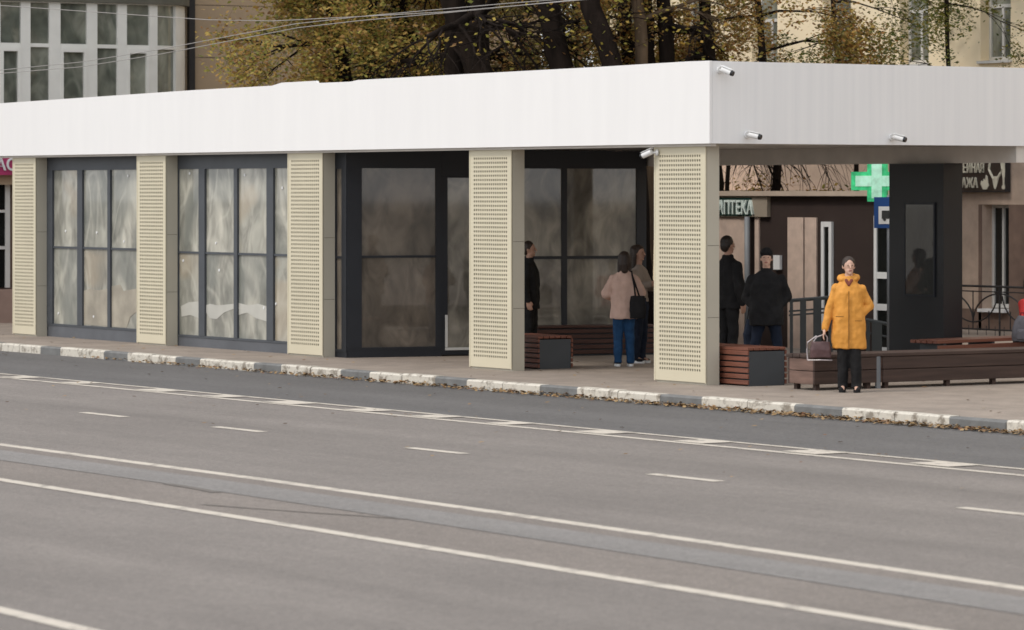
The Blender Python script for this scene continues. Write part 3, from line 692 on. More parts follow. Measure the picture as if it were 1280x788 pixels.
for (a, c, d, e) in up:
    f = MB(); yy = BY+.20
    f.box(a, a+.06, yy, yy+.06, d, e); f.box(c-.13, c, yy-.02, yy+.06, d, e); f.box(a+.063, c-.133, yy, yy+.06, e-.07, e); f.box(a+.063, c-.133, yy, yy+.06, d, d+.07)
    f.box(a+.063, c-.133, yy, yy+.06, d+.94, d+1.0); f.box((a+c)/2-.06, (a+c)/2, yy, yy+.06, d+.073, d+.937)
    fo = f.build('window', M['white_frame'], bl)
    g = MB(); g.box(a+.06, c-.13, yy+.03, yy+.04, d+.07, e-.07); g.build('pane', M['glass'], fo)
    s = MB(); s.box(a-.04, c+.04, BY-.06, BY+.18, d-.05, d-.004); s.build('sill', M['white_frame'], fo)
b = MB(); b.box(BXL, BXR, BY-.14, BY-.003, 4.40, 4.62); b.box(BXL, BXR, BY-.10, BY-.003, 4.30, 4.397); b.build('ledge', M['ledge'], bl)
# pink upper part of the shop floor
b = MB(); b.box(BXL, XY(1040,BY), BY, BY+.3, 2.50, 4.60); b.build('pink_wall', M['plaster_pink'], bl)
b = MB(); b.box(BXL, XY(1040,BY), BY-.10, BY-.003, 2.44, 2.50); b.build('ledge', M['ledge'], bl)
# shop floor walls
GQ = [0]+[4+3.1*i for i in range(12)]
xg0, xg1 = XY(1228,BY), XY(1262,BY)
b = MB(); wall(b, XY(1199,BY)-6, BXR, 0, 4.29, BY-.002, [(xg0+q, xg1+q, .38, 2.24) for q in GQ], .34); b.build('tiled_wall', M['tile_tan'], bl)
b = MB(); b.box(XY(1224,BY)+.002, xg0-.004, BY-.02, BY-.004, 0.0, 2.24); b.box(xg1+.004, xg1+1.6, BY-.02, BY-.004, 0.0, 2.24); b.box(XY(1199,BY)-6, xg1+.003, BY-.02, BY-.004, 0.0, .376); b.build('brown_tiles', M['tile_brown'], bl)
xga, xgb = xg0, xg1
for q in GQ:
    xg0, xg1 = xga+q, xgb+q
    f = MB(); yy = BY+.22
    f.box(xg0,xg0+.06,yy,yy+.06,.40,2.24); f.box(xg1-.12,xg1,yy-.04,yy+.06,.40,2.24); f.box(xg0+.063,xg1-.123,yy,yy+.06,2.18,2.24); f.box(xg0+.063,xg1-.123,yy,yy+.06,.40,.47); f.box((xg0+xg1)/2-.08,(xg0+xg1)/2-.03,yy-.01,yy+.05,.473,2.177)
    fo = f.build('window', M['white_frame'], bl)
    g = MB(); g.box(xg0+.06,xg1-.12,yy+.03,yy+.04,.47,2.18); g.build('pane', M['glass_dark'], fo)
    sl = MB(); sl.box(xg0,xg1,BY-.12,BY+.21,.33,.385); sl.build('sill', M['white'], fo)
# low pharmacy annex standing in front of the building
AY = 8.0
ax = thing('pharmacy_annex', 'low beige tiled pharmacy annex with a dark wall behind the metal handrails', 'building', (0,0,0))
xp = lambda p: XY(p, AY)
zA = zat(272, 60.0)
b = MB(); b.box(xp(840), xp(1126), AY+.02, AY+.95, 0, 2.40); b.build('dark_wall', M['dark_brown'], ax)
b = MB(); b.box(xp(838), xp(1128), AY-.10, AY+1.0, 2.402, 2.48); b.build('ledge', M['ledge'], ax)
b = MB(); b.box(xp(840), xp(962), AY-.05, AY+.018, zA, 2.40); b.build('sign_band', M['band'], ax)
for (p0_, p1_) in ((842,932),(944,949),(985,1004.5),(1006.5,1021)):
    b = MB(); b.box(xp(p0_), xp(p1_), AY-.01, AY+.018, 0, zA-.004); b.build('tiled_pilaster', M['tile_beige'], ax)
b = MB(); b.tube([(xp(939),AY-.08,0),(xp(939),AY-.08,zA)], .045, 10); b.build('drain_pipe', M['pole'], ax, smooth=True)
def shopwin(p0_, p1_, z0, z1, bars, nm='shop_window', fw=.07):
    a, c = xp(p0_), xp(p1_); f = MB(); y0 = AY-.03; y1 = AY+.016
    f.box(a, a+fw, y0, y1, z0, z1); f.box(c-fw, c, y0, y1, z0, z1); f.box(a+fw+.003, c-fw-.003, y0, y1, z1-.08, z1); f.box(a+fw+.003, c-fw-.003, y0, y1, z0, z0+.09)
    for zz in bars: f.box(a+fw+.003, c-fw-.003, y0, y1, zz, zz+.10)
    o = f.build(nm, M['white'], ax)
    g = MB(); g.box(a+fw, c-fw, y0+.02, y0+.03, z0+.09, z1-.08); g.build('pane', M['glass_dark'], o)
shopwin(1028, 1041, .30, 2.0, [])
shopwin(1094, 1120, .0, 2.1, [zat(389, 58.5), zat(349, 58.5)], 'shop_door')
b = MB(); b.box(xp(969),xp(977),AY-.04,AY+.01,zat(338,60.5),zat(320,60.5)); tag(b.build('notice_board', M['white']), 'small white notice board on the dark pharmacy wall', 'notice board')
# body of the building behind its walls
b = MB(); b.box(BXL+.01, BXR-.01, BY+.45, BY+9, 0, 12.4); b.box(BXL-.2, BXR+.2, BY-.3, BY+9.2, 12.5, 12.9); b.box(BXL, BXL+.2, BY+.31, BY+.44, 0, 12.4); b.box(BXR-.2, BXR, BY+.31, BY+.44, 0, 12.4); b.build('building_body', M['plaster'], bl)

# signs on the building (things fixed to it)
ROTF = (math.pi/2, 0, 0)
sg = thing('pharmacy_sign', 'row of pale raised Cyrillic pharmacy letters on the beige band of the building', 'sign', (xp(902), AY-.07, zat(268, 61)))
text('АПТЕКА', .30, M['sign_green'], sg, (0,0,0), ROTF, 'letters', .02, 0.80, bold=.006)
b = MB(); b.box(-.03, xp(943)-xp(902), .012, .018, -.03, .26); b.build('backing', mat('dark_green', (.01,.04,.03), .6), sg)
sx0, sx1 = XY(1185, BY-.1), XY(1258, BY-.1)
sg = thing('sewing_shop_sign', 'dark shop sign with cream Cyrillic letters, scissors-like emblem and dress form at far right', 'sign', (sx0, BY-.1, 2.46))
SW = sx1-sx0
b = MB(); b.box(0, SW, 0, .08, .02, .60); b.build('sign_board', M['sign_dark'], sg)
b = MB(); b.box(SW-.012, SW+.012, -.02, .08, 0, .62); b.box(0, SW-.013, -.02, .08, 0, .018); b.box(0, SW-.013, -.02, .08, .602, .62); b.build('sign_frame', M['iron'], sg)
xt = XY(1231, BY-.1)-sx0
text('ЕЙНАЯ', .25, M['sign_letter'], sg, (xt,-.012,.35), ROTF, 'letters', .01, 0.70, 'RIGHT', .004)
text('АЖА', .25, M['sign_letter'], sg, (XY(1223,BY-.1)-sx0,-.012,.08), ROTF, 'letters', .01, 0.78, 'RIGHT', .004)
px_m = lambda p: XY(p, BY-.1)-sx0
zz_of = lambda py: onY(1240, py, BY-.1)[1]-2.46
def shape(poly, name):
    b = MB(); b.prism([(px_m(p), zz_of(q)) for p, q in poly], -.018, -.002); return b.build(name, M['sign_letter'], sg)
shape([(1226.5,230),(1227.5,226),(1229,228),(1230.5,223.5),(1232,227),(1233.2,219),(1235,221),(1235.5,229),(1236.5,232),(1234,237),(1229.5,237)], 'flame_emblem')
b = MB()
for pts in ([(1238,204),(1236.8,212),(1239,217),(1242.5,224)], [(1252.5,204),(1253.5,212),(1251,217),(1247,224)]):
    b.tube([(px_m(p), -.012, zz_of(q)) for p, q in pts], .022, 6)
b.build('antler_emblem', M['sign_letter'], sg)
shape([(1240.5,222),(1243,220.5),(1246.5,220.5),(1249,222),(1247.5,228),(1246,234),(1244.5,237),(1243,234),(1242,228)], 'head_emblem')
def oval(cx, cy, rx, ry, n=14): return [(cx+rx*math.cos(2*math.pi*i/n), cy+ry*math.sin(2*math.pi*i/n)) for i in range(n)]
shape([(1257.5-.2,203.5),(1262-.2,203.5)] if False else [(1253.6,204),(1257.2,204),(1256.5,207),(1257.4,213),(1257,219),(1256,223),(1255.9,231),(1257.2,233.5),(1256.8,236),(1255,237),(1253.4,236),(1253,233.5),(1254.4,231),(1254.3,223),(1253.4,219),(1253.1,213),(1254.1,207)], 'dress_form_emblem')
# green pharmacy cross, edge-mounted
gx, gy = XY(1097, AY-.5), AY-.5
gc = thing('pharmacy_cross', 'lit green pharmacy cross sign hanging on the building beside the dark rear column', 'sign', (gx, gy, zat(252, 59)), R_(38))
b = MB(); b.box(-.15,.15,-.05,.05,0,.62); b.box(-.40,-.153,-.05,.05,.17,.45); b.box(.153,.40,-.05,.05,.17,.45); b.build('cross_body', M['green_screen'], gc)
b = MB(); b.box(-.08,.08,-.058,-.052,.05,.57); b.box(-.33,-.083,-.058,-.052,.23,.39); b.box(.083,.33,-.058,-.052,.23,.39); b.build('inner_cross', M['mint'], gc)
b = MB(); b.tube([(0,.05,.31),(.30,.40,.31),(.30,.40,.0)], .02, 6); b.build('bracket', M['iron'], gc)

# ------------------------------------------------------------------ left building with the curved glazed bay
O_ = W(-60, 71.6); O2 = W(190, 73.4); la = math.atan2(O2[1]-O_[1], O2[0]-O_[0])
lbld = thing('glazed_building', 'brown panel building with a curved white framed glazed bay at the left', 'building', (O_[0], O_[1], 0), la)
dl = Vector((math.cos(la), math.sin(la), 0))
def LU(px):
    r = ray(px); det = r[0]*(-dl.y)+r[1]*dl.x; bx, by = O_[0]-CAMX, O_[1]-CAMY
    return (r[0]*by-r[1]*bx)/det
def LZ(px, py):
    u = LU(px); x_, y_ = O_[0]+u*dl.x, O_[1]+u*dl.y
    Z = (x_-CAMX)*FX+(y_-CAMY)*FY
    return zat(py, Z)
uc = LU(186); Rc = 1.05
def bay(u, off=0.0):                        # distance along the bay outline -> local x,y (flat then curving back)
    if u <= uc: return (u, -off)
    a = (u-uc)/Rc
    return (uc+(Rc+off)*math.sin(a), Rc-(Rc+off)*math.cos(a))
def arc_u(px):                              # outline distance seen at pixel px
    best = min(range(400), key=lambda i: abs(pxof(bay(uc+i*Rc*1.5/400))-px)); return uc+best*Rc*1.5/400
def pxof(p):
    x_, y_ = O_[0]+p[0]*dl.x-p[1]*dl.y, O_[1]+p[0]*dl.y+p[1]*dl.x
    dx_, dy_ = x_-CAMX, y_-CAMY
    return 640+FOC*(dx_*RX+dy_*RY)/(dx_*FX+dy_*FY)
def baybox(mb, ua, ub, z0, z1, o0, o1):
    n = max(1, int((ub-ua)/.15)) if ub > uc else 1
    for i in range(n):
        a, c = ua+(ub-ua)*i/n, ua+(ub-ua)*(i+1)/n
        p = [bay(a,o1), bay(c,o1), bay(c,o0), bay(a,o0)]
        mb.add([(q[0],q[1],z0) for q in p]+[(q[0],q[1],z1) for q in p], [(3,2,1,0),(4,5,6,7),(0,1,5,4),(1,2,6,5),(2,3,7,6),(3,0,4,7)])
pf = lambda px: LU(px) if px <= 186 else arc_u(px)
mull = [(-60,-52),(-16,0),(25.5,37.5),(61,75),(108,121),(146,158),(186,196),(218,226),(238,246)]
zB, zT, zM = 3.2, LZ(60, 2.5), LZ(60, 57)
f = MB()
for (p0_, p1_) in mull: baybox(f, pf(p0_), pf(p1_), zB, zT, -.06, .03)
segs = [(pf(a[1]), pf(c[0])) for a, c in zip(mull[:-1], mull[1:])]
for k, (a, c) in enumerate(segs):
    baybox(f, a, c, zM-.035, zM+.035, -.05, .02); baybox(f, a, c, zT-.02, zT+.001, -.05, .02); baybox(f, a, c, zB, zB+.1, -.05, .02)
    if k % 2 == 1 or True:
        if k in (1, 3, 5): 
            baybox(f, a, a+.06, zB+.1, zM-.036, -.045, .045); baybox(f, c-.06, c, zB+.1, zM-.036, -.045, .045); baybox(f, a+.061, c-.061, zM-.12, zM-.036, -.045, .045)
bw = f.build('bay_window', M['bay_frame'], lbld)
for (a, c) in segs:
    for (z0, z1) in ((zB+.1, zM-.03), (zM+.03, zT-.02)):
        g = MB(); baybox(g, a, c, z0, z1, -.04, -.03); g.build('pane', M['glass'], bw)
b = MB(); uL, uR = pf(-60), pf(246)+.05
baybox(b, uL, uR, zT+.002, zT+.75, -.25, .12); baybox(b, uL, uR, zT+.752, zT+.9, -.25, .2); b.build('bay_cornice', M['cornice'], lbld)
b = MB(); baybox(b, uL, uR, 2.6, zB-.002, -.2, .06); b.build('bay_sill', M['cladding'], lbld)
ex, ey = bay(uR)
b = MB(); b.box(-4, ex-.1, ey+.25, ey+.5, 0.0, 10); b.build('rear_wall', M['dark_brown'], lbld)
b = MB(); b.box(LU(248)+.1, LU(248)+.22, ey+.0, ey+.12, 0, 10); b.build('drain_pipe', M['iron'], lbld)
# panel wall running right behind the trees
uw0, uw1 = LU(250), LU(700)
b = MB(); dz = 1.02; du_ = 2.05; k = 0
z = -.02
while z < 9.5:
    u = uw0
    while u < uw1:
        b.box(u+.006, min(u+du_, uw1)-.006, ey+.13, ey+.30, z+.006, z+dz-.006); u += du_
    z += dz
b.build('panel_wall', M['cladding'], lbld)
b = MB(); b.box(uw0-.0, uw1, ey+.17, ey+6, -.02, 9.4); b.build('wall_core', M['joint'], lbld)
# ground floor seen under the roof at the far left
b = MB(); b.box(-2, LU(60), .02, .3, -.02, LZ(5, 362)); b.build('plinth', M['plinth'], lbld)
b = MB(); b.box(-2, LU(60), .22, .3, LZ(5,362)+.002, 2.6); b.build('shop_wall', M['tile_brown'], lbld)
f = MB(); zz0, zz1 = LZ(5,360), LZ(5,216)
for p_ in (-30, 9.5, 30): f.box(LU(p_), LU(p_)+.09, .12, .2, zz0, zz1)
f.box(LU(-30)+.1, LU(9.5)-.003, .12, .2, zz1-.08, zz1); f.box(LU(-30)+.1, LU(9.5)-.003, .12, .2, LZ(5,312), LZ(5,312)+.06); f.box(LU(-30)+.1, LU(9.5)-.003, .12, .2, LZ(5,266), LZ(5,266)+.05)
fo = f.build('window', M['white_frame'], lbld)
g = MB(); g.box(LU(-30)+.09, LU(9.5), .15, .16, zz0, zz1-.08); g.build('pane', M['glass_dark'], fo)
ms = thing('magenta_sign', 'magenta shop sign with white letters at the left edge below the white roof', 'sign', (O_[0]+LU(15)*dl.x, O_[1]+LU(15)*dl.y, 0), la)
b = MB(); b.box(-2.5, .45, -.22, -.05, LZ(5,219), LZ(5,190)); b.build('sign_board', M['magenta'], ms)
text('АО', .30, M['white'], ms, (.03, -.235, LZ(5,213)), ROTF, 'letters', .01, 1.0, 'RIGHT', .006)

# ------------------------------------------------------------------ trees
def leaf_cloud(name, m, parent, tips, count, size, spread, seed):
    g = np.random.default_rng(seed); T = np.array([tuple(t[0]) for t in tips]); P = T[g.integers(0, len(T), count)]
    P = P+g.normal(0, 1, (count, 3))*spread*g.uniform(.3, 1.2, (count, 1))
    a = g.uniform(0, 6.283, count); t = g.uniform(-1.2, 1.2, count); sz = (size*g.uniform(.5, 1.2, count))[:, None]
    u = np.stack([np.cos(a), np.sin(a), g.uniform(-.7, .7, count)], 1); u /= np.linalg.norm(u, axis=1)[:, None]
    v = np.stack([-np.sin(a)*np.cos(t), np.cos(a)*np.cos(t), np.sin(t)], 1)
    V = np.stack([P-u*sz, P-v*sz*.6+u*sz*.1, P+u*sz, P+v*sz*.6+u*sz*.1], 1).reshape(-1, 3)
    me = bpy.data.meshes.new(name); me.vertices.add(count*4); me.vertices.foreach_set('co', V.ravel())
    me.loops.add(count*4); me.loops.foreach_set('vertex_index', np.arange(count*4)); me.polygons.add(count)
    me.polygons.foreach_set('loop_start', np.arange(count)*4); me.update(calc_edges=True); me.materials.append(m)
    o = bpy.data.objects.new(name, me); C.objects.link(o); o.parent = parent; return o
def leaf_quad(mb, p, s):
    a = random.uniform(0, 6.283); t = random.uniform(-1.1, 1.1)
    u = Vector((math.cos(a), math.sin(a), random.uniform(-.6,.6))).normalized(); v = Vector((-math.sin(a)*math.cos(t), math.cos(a)*math.cos(t), math.sin(t)))
    mb.add([p-u*s, p-v*s*.55+u*s*.1, p+u*s, p+v*s*.55+u*s*.1], [(0,1,2,3)])
def grow(tb, tips, p, d, r, L, depth, droop, rnd):
    n = 4; pts = [p]; rad = [r]
    for i in range(n):
        d = (d+Vector((rnd.uniform(-.25,.25), rnd.uniform(-.25,.25), rnd.uniform(-.18,.18)-droop))).normalized()
        p = p+d*L/n; pts.append(p); rad.append(r*(1-.6*(i+1)/n))
        if depth > 0 and i > 0:
            for q in range(2 if depth > 1 else 2):
                nd = (d+Vector((rnd.uniform(-1,1), rnd.uniform(-1,1), rnd.uniform(-.6,.7)))*.95).normalized()
                grow(tb, tips, p, nd, r*(1-.6*(i+1)/n)*.6, L*.62, depth-1, droop*1.3, rnd)
        elif depth == 0: tips.append((p, d))
        if depth == 1 and i > 1: tips.append((p, d))
    tb.tube([tuple(q) for q in pts], rad, 5 if depth < 2 else 8, cap=False)
def tree(label, px, Z, trunk, r0, limbs, leafm, leaves, lsize, seed, group, barkm=None, droop=.06, limbL=2.6, zleaf=(3.2, 9.0), depth=2, spread=.30, name='tree'):
    """trunk: list of (pixel offset, z) polylines sampled at the tree's own distance"""
    rnd = random.Random(seed); x0, y0 = W(px, Z)
    t = thing(name, label, 'tree', (x0, y0, 0), 0, group)
    tb = MB(); s = Z/FOC; tips = []
    for li, tr_ in enumerate(trunk):
        pts = [Vector((RX*o*s+.25*math.sin(z*.7+li), RY*o*s, z)) for o, z in tr_]
        rr = [r0*(.97 if li == 0 else .72)*(1-.055*z) for o, z in tr_]
        rr = [max(.04, q) for q in rr]
        # add roughness to the path
        fine = []; fr = []
        for i in range(len(pts)-1):
            for k in range(4):
                q = pts[i].lerp(pts[i+1], k/4); fine.append(q+Vector((rnd.uniform(-.03,.03), rnd.uniform(-.03,.03), 0))); fr.append((rr[i]+(rr[i+1]-rr[i])*k/4)*rnd.uniform(.94,1.08))
        fine.append(pts[-1]); fr.append(rr[-1])
        tb.tube([tuple(q) for q in fine], fr, 12)
        for k in range(limbs):
            f = rnd.uniform(.38, 1.0); q = fine[int(f*(len(fine)-1))]
            a = rnd.uniform(0, 6.283)
            grow(tb, tips, q, Vector((math.cos(a), math.sin(a), rnd.uniform(-.05,.6))).normalized(), r0*.32, limbL*rnd.uniform(.7,1.2), depth, droop, rnd)
    tb.build('trunk', barkm or M['bark'], t, smooth=True)
    tips = [q for q in tips if zleaf[0] < q[0].z < zleaf[1]]
    if tips: leaf_cloud('crown', leafm, t, tips, int(leaves*1.5), lsize*1.02, spread*.72, seed)
    return t
G1 = 'autumn trees between the pavilion and the buildings'
random.seed(11)
tree('dense golden green tree beside the brown panel wall', 438, 65.0, [[(0,0),(4,2),(-4,4),(-20,6),(-30,8)],[(4,1.5),(24,4),(40,6),(60,8)]], .17, 11, M['leaf_gold'], 26000, .045, 1, G1, limbL=1.35, spread=.26, zleaf=(3.4, 7.2))
tree('dark forked tree with rusty leaves right of the bump in the white roof edge', 540, 66.8, [[(0,0),(-4,2.5),(-20,4.5),(-50,7),(-60,9)],[(0,2),(20,4),(30,6),(40,8)]], .22, 10, M['leaf_rust'], 7000, .043, 2, G1, limbL=1.5, zleaf=(3.4, 7.2), spread=.24)
tree('thick dark tree leaning left behind the middle of the white roof', 608, 63.5, [[(16,0),(8,2.5),(-2,4.0),(-30,5.3),(-70,7.2)],[(8,1.5),(-20,3.4),(-34,4.2),(-40,8)],[(12,2.5),(4,4.2),(-8,5.4),(-14,8)]], .30, 3, M['leaf_olive'], 200, .050, 3, G1, limbL=1.5, zleaf=(4.6, 8))
tree('straight thick black trunk left of the trunk that leans over it', 702, 63.5, [[(14,0),(8,3),(4,4.2),(-10,5.4),(-22,9)]], .27, 4, M['leaf_olive'], 150, .050, 4, G1, limbL=1.5, zleaf=(4.6, 8))
tree('dark trunk leaning steeply left above the white roof', 770, 62.8, [[(30,0),(14,3),(3,4.2),(-26,5.5),(-60,9)]], .24, 3, M['leaf_olive'], 120, .050, 5, G1, limbL=1.4, zleaf=(4.8, 8))
tree('narrow black trunk with a brown trunk just right of it', 787, 64.5, [[(0,0),(0,3),(1,4.5),(0,6),(3,9)]], .15, 3, M['leaf_olive'], 150, .050, 6, G1, limbL=1.2)
tree('brown barked trunk between two black trunks', 804, 63.5, [[(0,0),(0,3),(1,4.6),(2,6),(1,9)]], .15, 3, M['leaf_rust'], 150, .050, 7, G1, barkm=M['bark_brown'], limbL=1.2)
tree('black forked trunk right of the brown barked trunk', 835, 63.8, [[(4,0),(2,3),(0,4.5),(3,6),(6,9)],[(4,3.2),(-13,4.4),(-16,6),(-16,9)]], .18, 4, M['leaf_olive'], 250, .050, 8, G1, limbL=1.5, zleaf=(4.6, 8))
tree('olive and rust tree with drooping leaves behind the corner of the roof', 893, 65, [[(-8,0),(-8,2.6),(-2,4),(-4,5.5),(-8,8)]], .15, 12, M['leaf_rust'], 16000, .042, 9, G1, limbL=1.5, droop=.16, zleaf=(3.6, 7.0), spread=.2)
tree('slender tree with thin dark stems over the pale wall', 964, 66, [[(0,0),(-1,3),(-10,5.5),(-16,8)]], .085, 10, M['leaf_rust'], 11000, .040, 10, G1, limbL=1.5, droop=.14, zleaf=(3.6, 7.0), spread=.17)
tree('sparse green leaved tree in front of the left visible upper window', 1064, 66.5, [[(0,0),(-2,3),(-16,5),(-26,8)]], .055, 10, M['leaf_green'], 5000, .038, 12, G1, limbL=1.6, droop=.10, zleaf=(3.9, 7.0), spread=.15)
tree('sparse thin tree between the two right upper windows', 1184, 66.8, [[(0,0),(-3,3),(2,5),(6,8)]], .045, 10, M['leaf_green'], 5000, .036, 13, G1, limbL=1.3, droop=.08, zleaf=(3.9, 7.0), spread=.15)
tree('low yellowing tree seen under the canopy beside the green cross', 1068, 66.0, [[(0,0),(0,1.2),(0,2.4)]], .04, 9, M['leaf_gold'], 1700, .045, 14, G1, limbL=.6, zleaf=(2.2, 3.6), depth=1, spread=.15)
tree('twiggy small tree hanging over the pharmacy letters', 898, 69.0, [[(0,0),(0,1.5),(4,3.0)]], .035, 8, M['leaf_rust'], 260, .040, 15, G1, limbL=1.0, zleaf=(2.3, 3.6), depth=1, spread=.2)
GF = 'trees far behind the pavilion'
for i, (p_, Z_) in enumerate([(500, 69.5), (585, 69.8), (662, 70.2), (728, 70.6)]):
    lab = ['olive brown leaved tree far behind the rusty forked tree', 'olive brown leaved tree far behind the thick leaning tree', 'olive brown leaved tree far behind the straight thick trunk', 'olive brown leaved tree far behind the steeply leaning trunk'][i]
    tree(lab, p_, Z_, [[(0,0),(3,3),(-4,5),(5,8)]], .12, 12, M['leaf_far'], 9500, .042, 30+i, GF, limbL=1.6, zleaf=(3.6, 7.4), spread=.25)

# ------------------------------------------------------------------ overhead wires
def wire(label, pts, y=-3.0, ext=True):
    b = MB(); q = [onY(a, c, y) for a, c in pts]; P_ = [(v[0], y, v[1]) for v in q]
    P_ = [(P_[0][0]-25, y, P_[0][2]-.35)]+P_+[(P_[-1][0]+25, y, P_[-1][2]+.6)]
    b.tube(P_, .0055, 6); o = b.build('overhead_wire', M['wire']); tag(o, label, 'wire', 'overhead wires')
wire('upper of the two pale wires rising from the left over the glazed bay', [(0,88),(100,78),(200,62),(300,43),(370,30),(450,21),(560,11),(640,4),(720,-2)])
wire('lower of the two pale wires rising from the left over the glazed bay', [(0,92),(100,84),(200,68),(300,49),(372,35),(450,26),(560,16),(640,8),(730,-1)], -3.15)
wire('third wire, brownish, crossing the top of the glazed bay', [(0,7),(100,14),(200,21),(260,25),(340,26.5),(430,22),(560,15),(650,7),(760,-3)], -3.4)

# ------------------------------------------------------------------ fallen leaves along the kerb
lf = MB(); rnd = random.Random(5)
for i in range(5200):
    x_ = rnd.uniform(-14, 12)
    if rnd.random() > (x_+16)/26: continue
    y_ = KY-.01-abs(rnd.gauss(0, .11)); z_ = -.108+rnd.uniform(0, .035)*max(0, 1-(KY-y_)/.12)
    s = rnd.uniform(.014, .038); a = rnd.uniform(0, 6.28); u = Vector((math.cos(a), math.sin(a), rnd.uniform(-.4,.4)))*s; v = Vector((-math.sin(a), math.cos(a), rnd.uniform(-.5,.5)))*s*.7
    p = Vector((x_, y_, z_+.012)); lf.add([p-u, p-v, p+u, p+v], [(0,1,2,3)])
for i in range(420):
    x_ = rnd.uniform(-22, 14); y_ = rnd.choice([rnd.uniform(-9, -2.0), rnd.uniform(-1.6, 4)])
    z_ = .006 if y_ > KY else -.104
    s = rnd.uniform(.015, .04); a = rnd.uniform(0, 6.28); u = Vector((math.cos(a), math.sin(a), .1))*s; v = Vector((-math.sin(a), math.cos(a), .2))*s*.6
    p = Vector((x_, y_, z_+.008)); lf.add([p-u, p-v, p+u, p+v], [(0,1,2,3)])
struct(lf.build('fallen_leaves', M['litter']), 'stuff')

# ------------------------------------------------------------------ people
SPH = None
def uv(c, r, seg=12, rings=8, rot=None):
    vs_, fs = [], []
    for j in range(rings+1):
        th_ = math.pi*j/rings
        for k in range(seg):
            ph = 2*math.pi*k/seg
            q = Vector((r[0]*math.sin(th_)*math.cos(ph), r[1]*math.sin(th_)*math.sin(ph), r[2]*math.cos(th_)))
            if rot: q = rot @ q
            vs_.append(tuple(q+Vector(c)))
    for j in range(rings):
        for k in range(seg): fs.append((j*seg+k, (j+1)*seg+k, (j+1)*seg+(k+1) % seg, j*seg+(k+1) % seg))
    return vs_, fs
class Blob(MB):
    def ell(s, c, r, rot=None): s.add(*uv(c, r, rot=rot))
    def cap(s, p0, r0, p1, r1):
        s.ell(p0, (r0,r0,r0)); s.ell(p1, (r1,r1,r1)); s.tube([p0, p1], [r0*.999, r1*.999], 12)
    def chain(s, pts):
        for (p0, r0), (p1, r1) in zip(pts[:-1], pts[1:]): s.cap(p0, r0, p1, r1)
    def loft(s, rings, seg=20):     # (x, y, z, rx, ry)
        vs_ = []; fs = []
        for (x, y, z, rx, ry) in rings:
            for k in range(seg):
                a = 2*math.pi*k/seg; ca, sa = math.cos(a), math.sin(a)
                e = .8
                vs_.append((x+rx*math.copysign(abs(ca)**e, ca), y+ry*math.copysign(abs(sa)**e, sa), z))
        for j in range(len(rings)-1):
            for k in range(seg): fs.append((j*seg+k, j*seg+(k+1) % seg, (j+1)*seg+(k+1) % seg, (j+1)*seg+k))
        fs.append(tuple(reversed(range(seg)))); fs.append(tuple((len(rings)-1)*seg+k for k in range(seg)))
        s.add(vs_, fs)
    def grown(s, name, m, parent, voxel=.011, smooth=2, wrinkle=0.0, seed=0):
        me = bpy.data.meshes.new(name); me.from_pydata(s.v, [], s.f)
        bm = bmesh.new(); bm.from_mesh(me); bmesh.ops.remove_doubles(bm, verts=bm.verts, dist=1e-5); bmesh.ops.recalc_face_normals(bm, faces=bm.faces); bm.to_mesh(me); bm.free()
        o = bpy.data.objects.new(name, me); C.objects.link(o)
        rm = o.modifiers.new('r', 'REMESH'); rm.mode = 'VOXEL'; rm.voxel_size = voxel
        sm = o.modifiers.new('s', 'SMOOTH'); sm.iterations = smooth; sm.factor = .5
        me2 = bpy.data.meshes.new_from_object(o.evaluated_get(bpy.context.evaluated_depsgraph_get()))
        if wrinkle:
            for v_ in me2.vertices:
                q = Vector((v_.co.x*9+seed, v_.co.y*9, v_.co.z*6)); d_ = noise.noise(q)+.5*noise.noise(q*2.3)
                v_.co += v_.normal*wrinkle*d_
        bpy.data.objects.remove(o); bpy.data.meshes.remove(me)
        me2.materials.clear(); me2.materials.append(m); me2.polygons.foreach_set('use_smooth', [True]*len(me2.polygons)); me2.name = name
        o = bpy.data.objects.new(name, me2); C.objects.link(o); o.parent = parent
        return o
def hand(bl_, wrist, d, side, s=1.0, curl=.35):
    """palm, four fingers of unequal length and a thumb leaving the side of the palm"""
    w_ = Vector(wrist); d = Vector(d).normalized(); fwd = Vector((0,-1,0))
    inw = Vector((-side,0,0)); inw = (inw-d*inw.dot(d)).normalized()      # palm faces the body
    acr = d.cross(inw).normalized()
    if acr.y > 0: acr = -acr                                              # towards the thumb side (front)
    bl_.cap(tuple(w_), .024*s, tuple(w_+d*.03*s), .026*s)
    for k in range(4):
        o = acr*(.032-.021*k)*s
        bl_.cap(tuple(w_+d*.02*s+o*.7), .014*s, tuple(w_+d*.085*s+o), .0125*s)
        L = (.066,.074,.069,.054)[k]*s; p0 = w_+d*.085*s+o
        p1 = p0+(d+inw*curl*.5).normalized()*L*.5; p2 = p1+(d+inw*curl*1.6).normalized()*L*.5
        bl_.cap(tuple(p0), .0105*s, tuple(p1), .0095*s); bl_.cap(tuple(p1), .0095*s, tuple(p2), .008*s)
    t0 = w_+d*.03*s+acr*.024*s; t1 = t0+(d*.7+acr*.7+inw*.2).normalized()*.038*s; t2 = t1+(d+inw*.5).normalized()*.03*s
    bl_.cap(tuple(t0), .013*s, tuple(t1), .0115*s); bl_.cap(tuple(t1), .0115*s, tuple(t2), .009*s)
